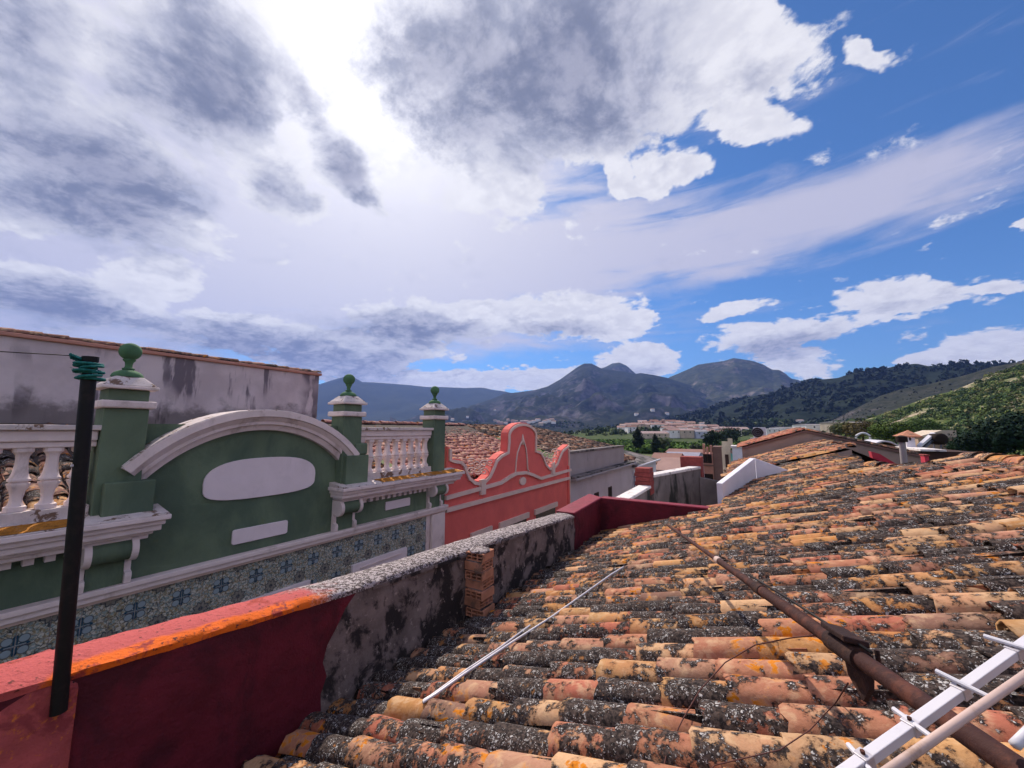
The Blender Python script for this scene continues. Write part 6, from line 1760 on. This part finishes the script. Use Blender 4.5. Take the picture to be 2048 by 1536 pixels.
MB().box((X0, 26.1, z0 - 4), (X1, 28.8, z1)).build('wall', M['crimson'], cn)
wa = thing('white_arch', 'thin white hoop standing in the bushes above the canopy', 'arch', onY(1726, 876, 60.0))
MB().tube([onY(1712 + 28 * i / 12, 875 - 9 * math.sin(math.pi * (0.1 + 0.8 * i / 12)), 60.0) for i in range(13)], 0.12, 6).build('hoop', M['white_metal'], wa, smooth=True)
P = onY(1712, 874, 60.0); P2 = onY(1740, 874, 60.0)
for q in (P, P2): MB().tube([q, (q[0], q[1], q[2] - 4.0)], 0.10, 6).build('leg', M['white_metal'], wa)
bb = thing('beige_outbuilding', 'low beige building with flat roof on the hillside behind the solar heater', 'building', onY(1870, 890, 70.0))
X0, X1, z0, z1 = BX(1834, 1910, 862, 888, 70.0)
MB().box((X0, 70.0, GZ - 1), (X1, 76, z1 - 0.8)).build('wall', WALLM['tan'], bb)
MB().prism([(X0 - 0.2, 69.8, z1 - 0.798), (X0 + 2.2, 69.8, z1 + 0.1), (X1 + 0.2, 69.8, z1 + 0.1), (X1 + 0.2, 69.8, z1 - 0.798)], (0, 6.4, 0)).build('roof', WALLM['cream'], bb)
cw = thing('crimson_wall_stub', 'crimson waterproofed wall piece beside our roof ridge', 'wall', onY(1768, 925, 14.6))
q = [onY(1742, 903, 14.6), onY(1760, 908, 14.6), onY(1796, 930, 14.6), onY(1750, 934, 14.6)]
MB().prism([tuple(p) for p in q], (0.0, 0.3, 0)).build('wall', M['crimson'], cw)
X0, X1, z0, z1 = BX(1849, 1860, 912, 930, 13.9)
rb_ = thing('red_brick_stub', 'small red brick stub just beyond the roof ridge', 'wall', ((X0 + X1) / 2, 14.0, z0 - 1))
MB().box((X0, 13.9, z0 - 1), (X1, 14.2, z1)).build('stub', M['crimson'], rb_, bevel=0.01)
MB().box((X0 - 0.02, 13.88, z1 + 0.001), (X1 + 0.02, 14.22, z1 + 0.035)).build('cap', M['brickred'], rb_, bevel=0.008)
X0, X1, z0, z1 = BX(1698, 1722, 904, 918, 14.2)
sk = thing('skylight_box', 'small whitewashed box on the roof left of the crimson wall', 'skylight', ((X0 + X1) / 2, 14.4, z0 - 0.5))
MB().hexa([(X0, 14.2, z0 - 0.5), (X1, 14.2, z0 - 0.5), (X1, 14.8, z0 - 0.5), (X0, 14.8, z0 - 0.5), (X0, 14.2, z1), (X1, 14.2, z1 - 0.16), (X1, 14.8, z1 - 0.16), (X0, 14.8, z1)]).build('box', M['whitewash'], sk, bevel=0.015)
MB().hexa([(X0 - 0.03, 14.17, z1 + 0.002), (X1 + 0.03, 14.17, z1 - 0.158), (X1 + 0.03, 14.83, z1 - 0.158), (X0 - 0.03, 14.83, z1 + 0.002), (X0 - 0.03, 14.17, z1 + 0.03), (X1 + 0.03, 14.17, z1 - 0.13), (X1 + 0.03, 14.83, z1 - 0.13), (X0 - 0.03, 14.83, z1 + 0.03)]).build('lid', M['white_coping'], sk)
# dark lower roofs right behind the ridge
lr = thing('dark_shed', 'dark lean-to with pale flat edge behind the ridge, right of the chimney', 'shed', onY(1880, 915, 20.0))
X0, X1, z0, z1 = BX(1846, 1960, 899, 935, 20.0)
MB().box((X0, 20.0, z0 - 4), (X1, 23, z1 - 0.06)).build('wall', M['wood'], lr)
MB().box((X0 - 0.1, 19.9, z1 - 0.058), (X0 + (X1 - X0) * 0.42, 23, z1 + 0.01)).build('roof_edge', M['white_coping'], lr)

# ------------------------------------------------------------------ air of the valley
def haze():
    m = bpy.data.materials.new('valley_haze')
    m.use_nodes = True
    nt = m.node_tree
    nt.nodes.clear()
    out = nt.nodes.new('ShaderNodeOutputMaterial')
    v = nt.nodes.new('ShaderNodeVolumePrincipled')
    v.inputs['Color'].default_value = (0.22, 0.38, 1.0, 1)
    v.inputs['Density'].default_value = 9.5e-5
    v.inputs['Anisotropy'].default_value = 0.2
    nt.links.new(v.outputs[0], out.inputs['Volume'])
    o = MB().box((-5900, -5900, GZ - 6.0), (5900, 5900, 950.0)).build('haze', m, None)
    o['kind'] = 'stuff'; o['label'] = 'pale blue haze filling the valley'; o['category'] = 'haze'
haze()
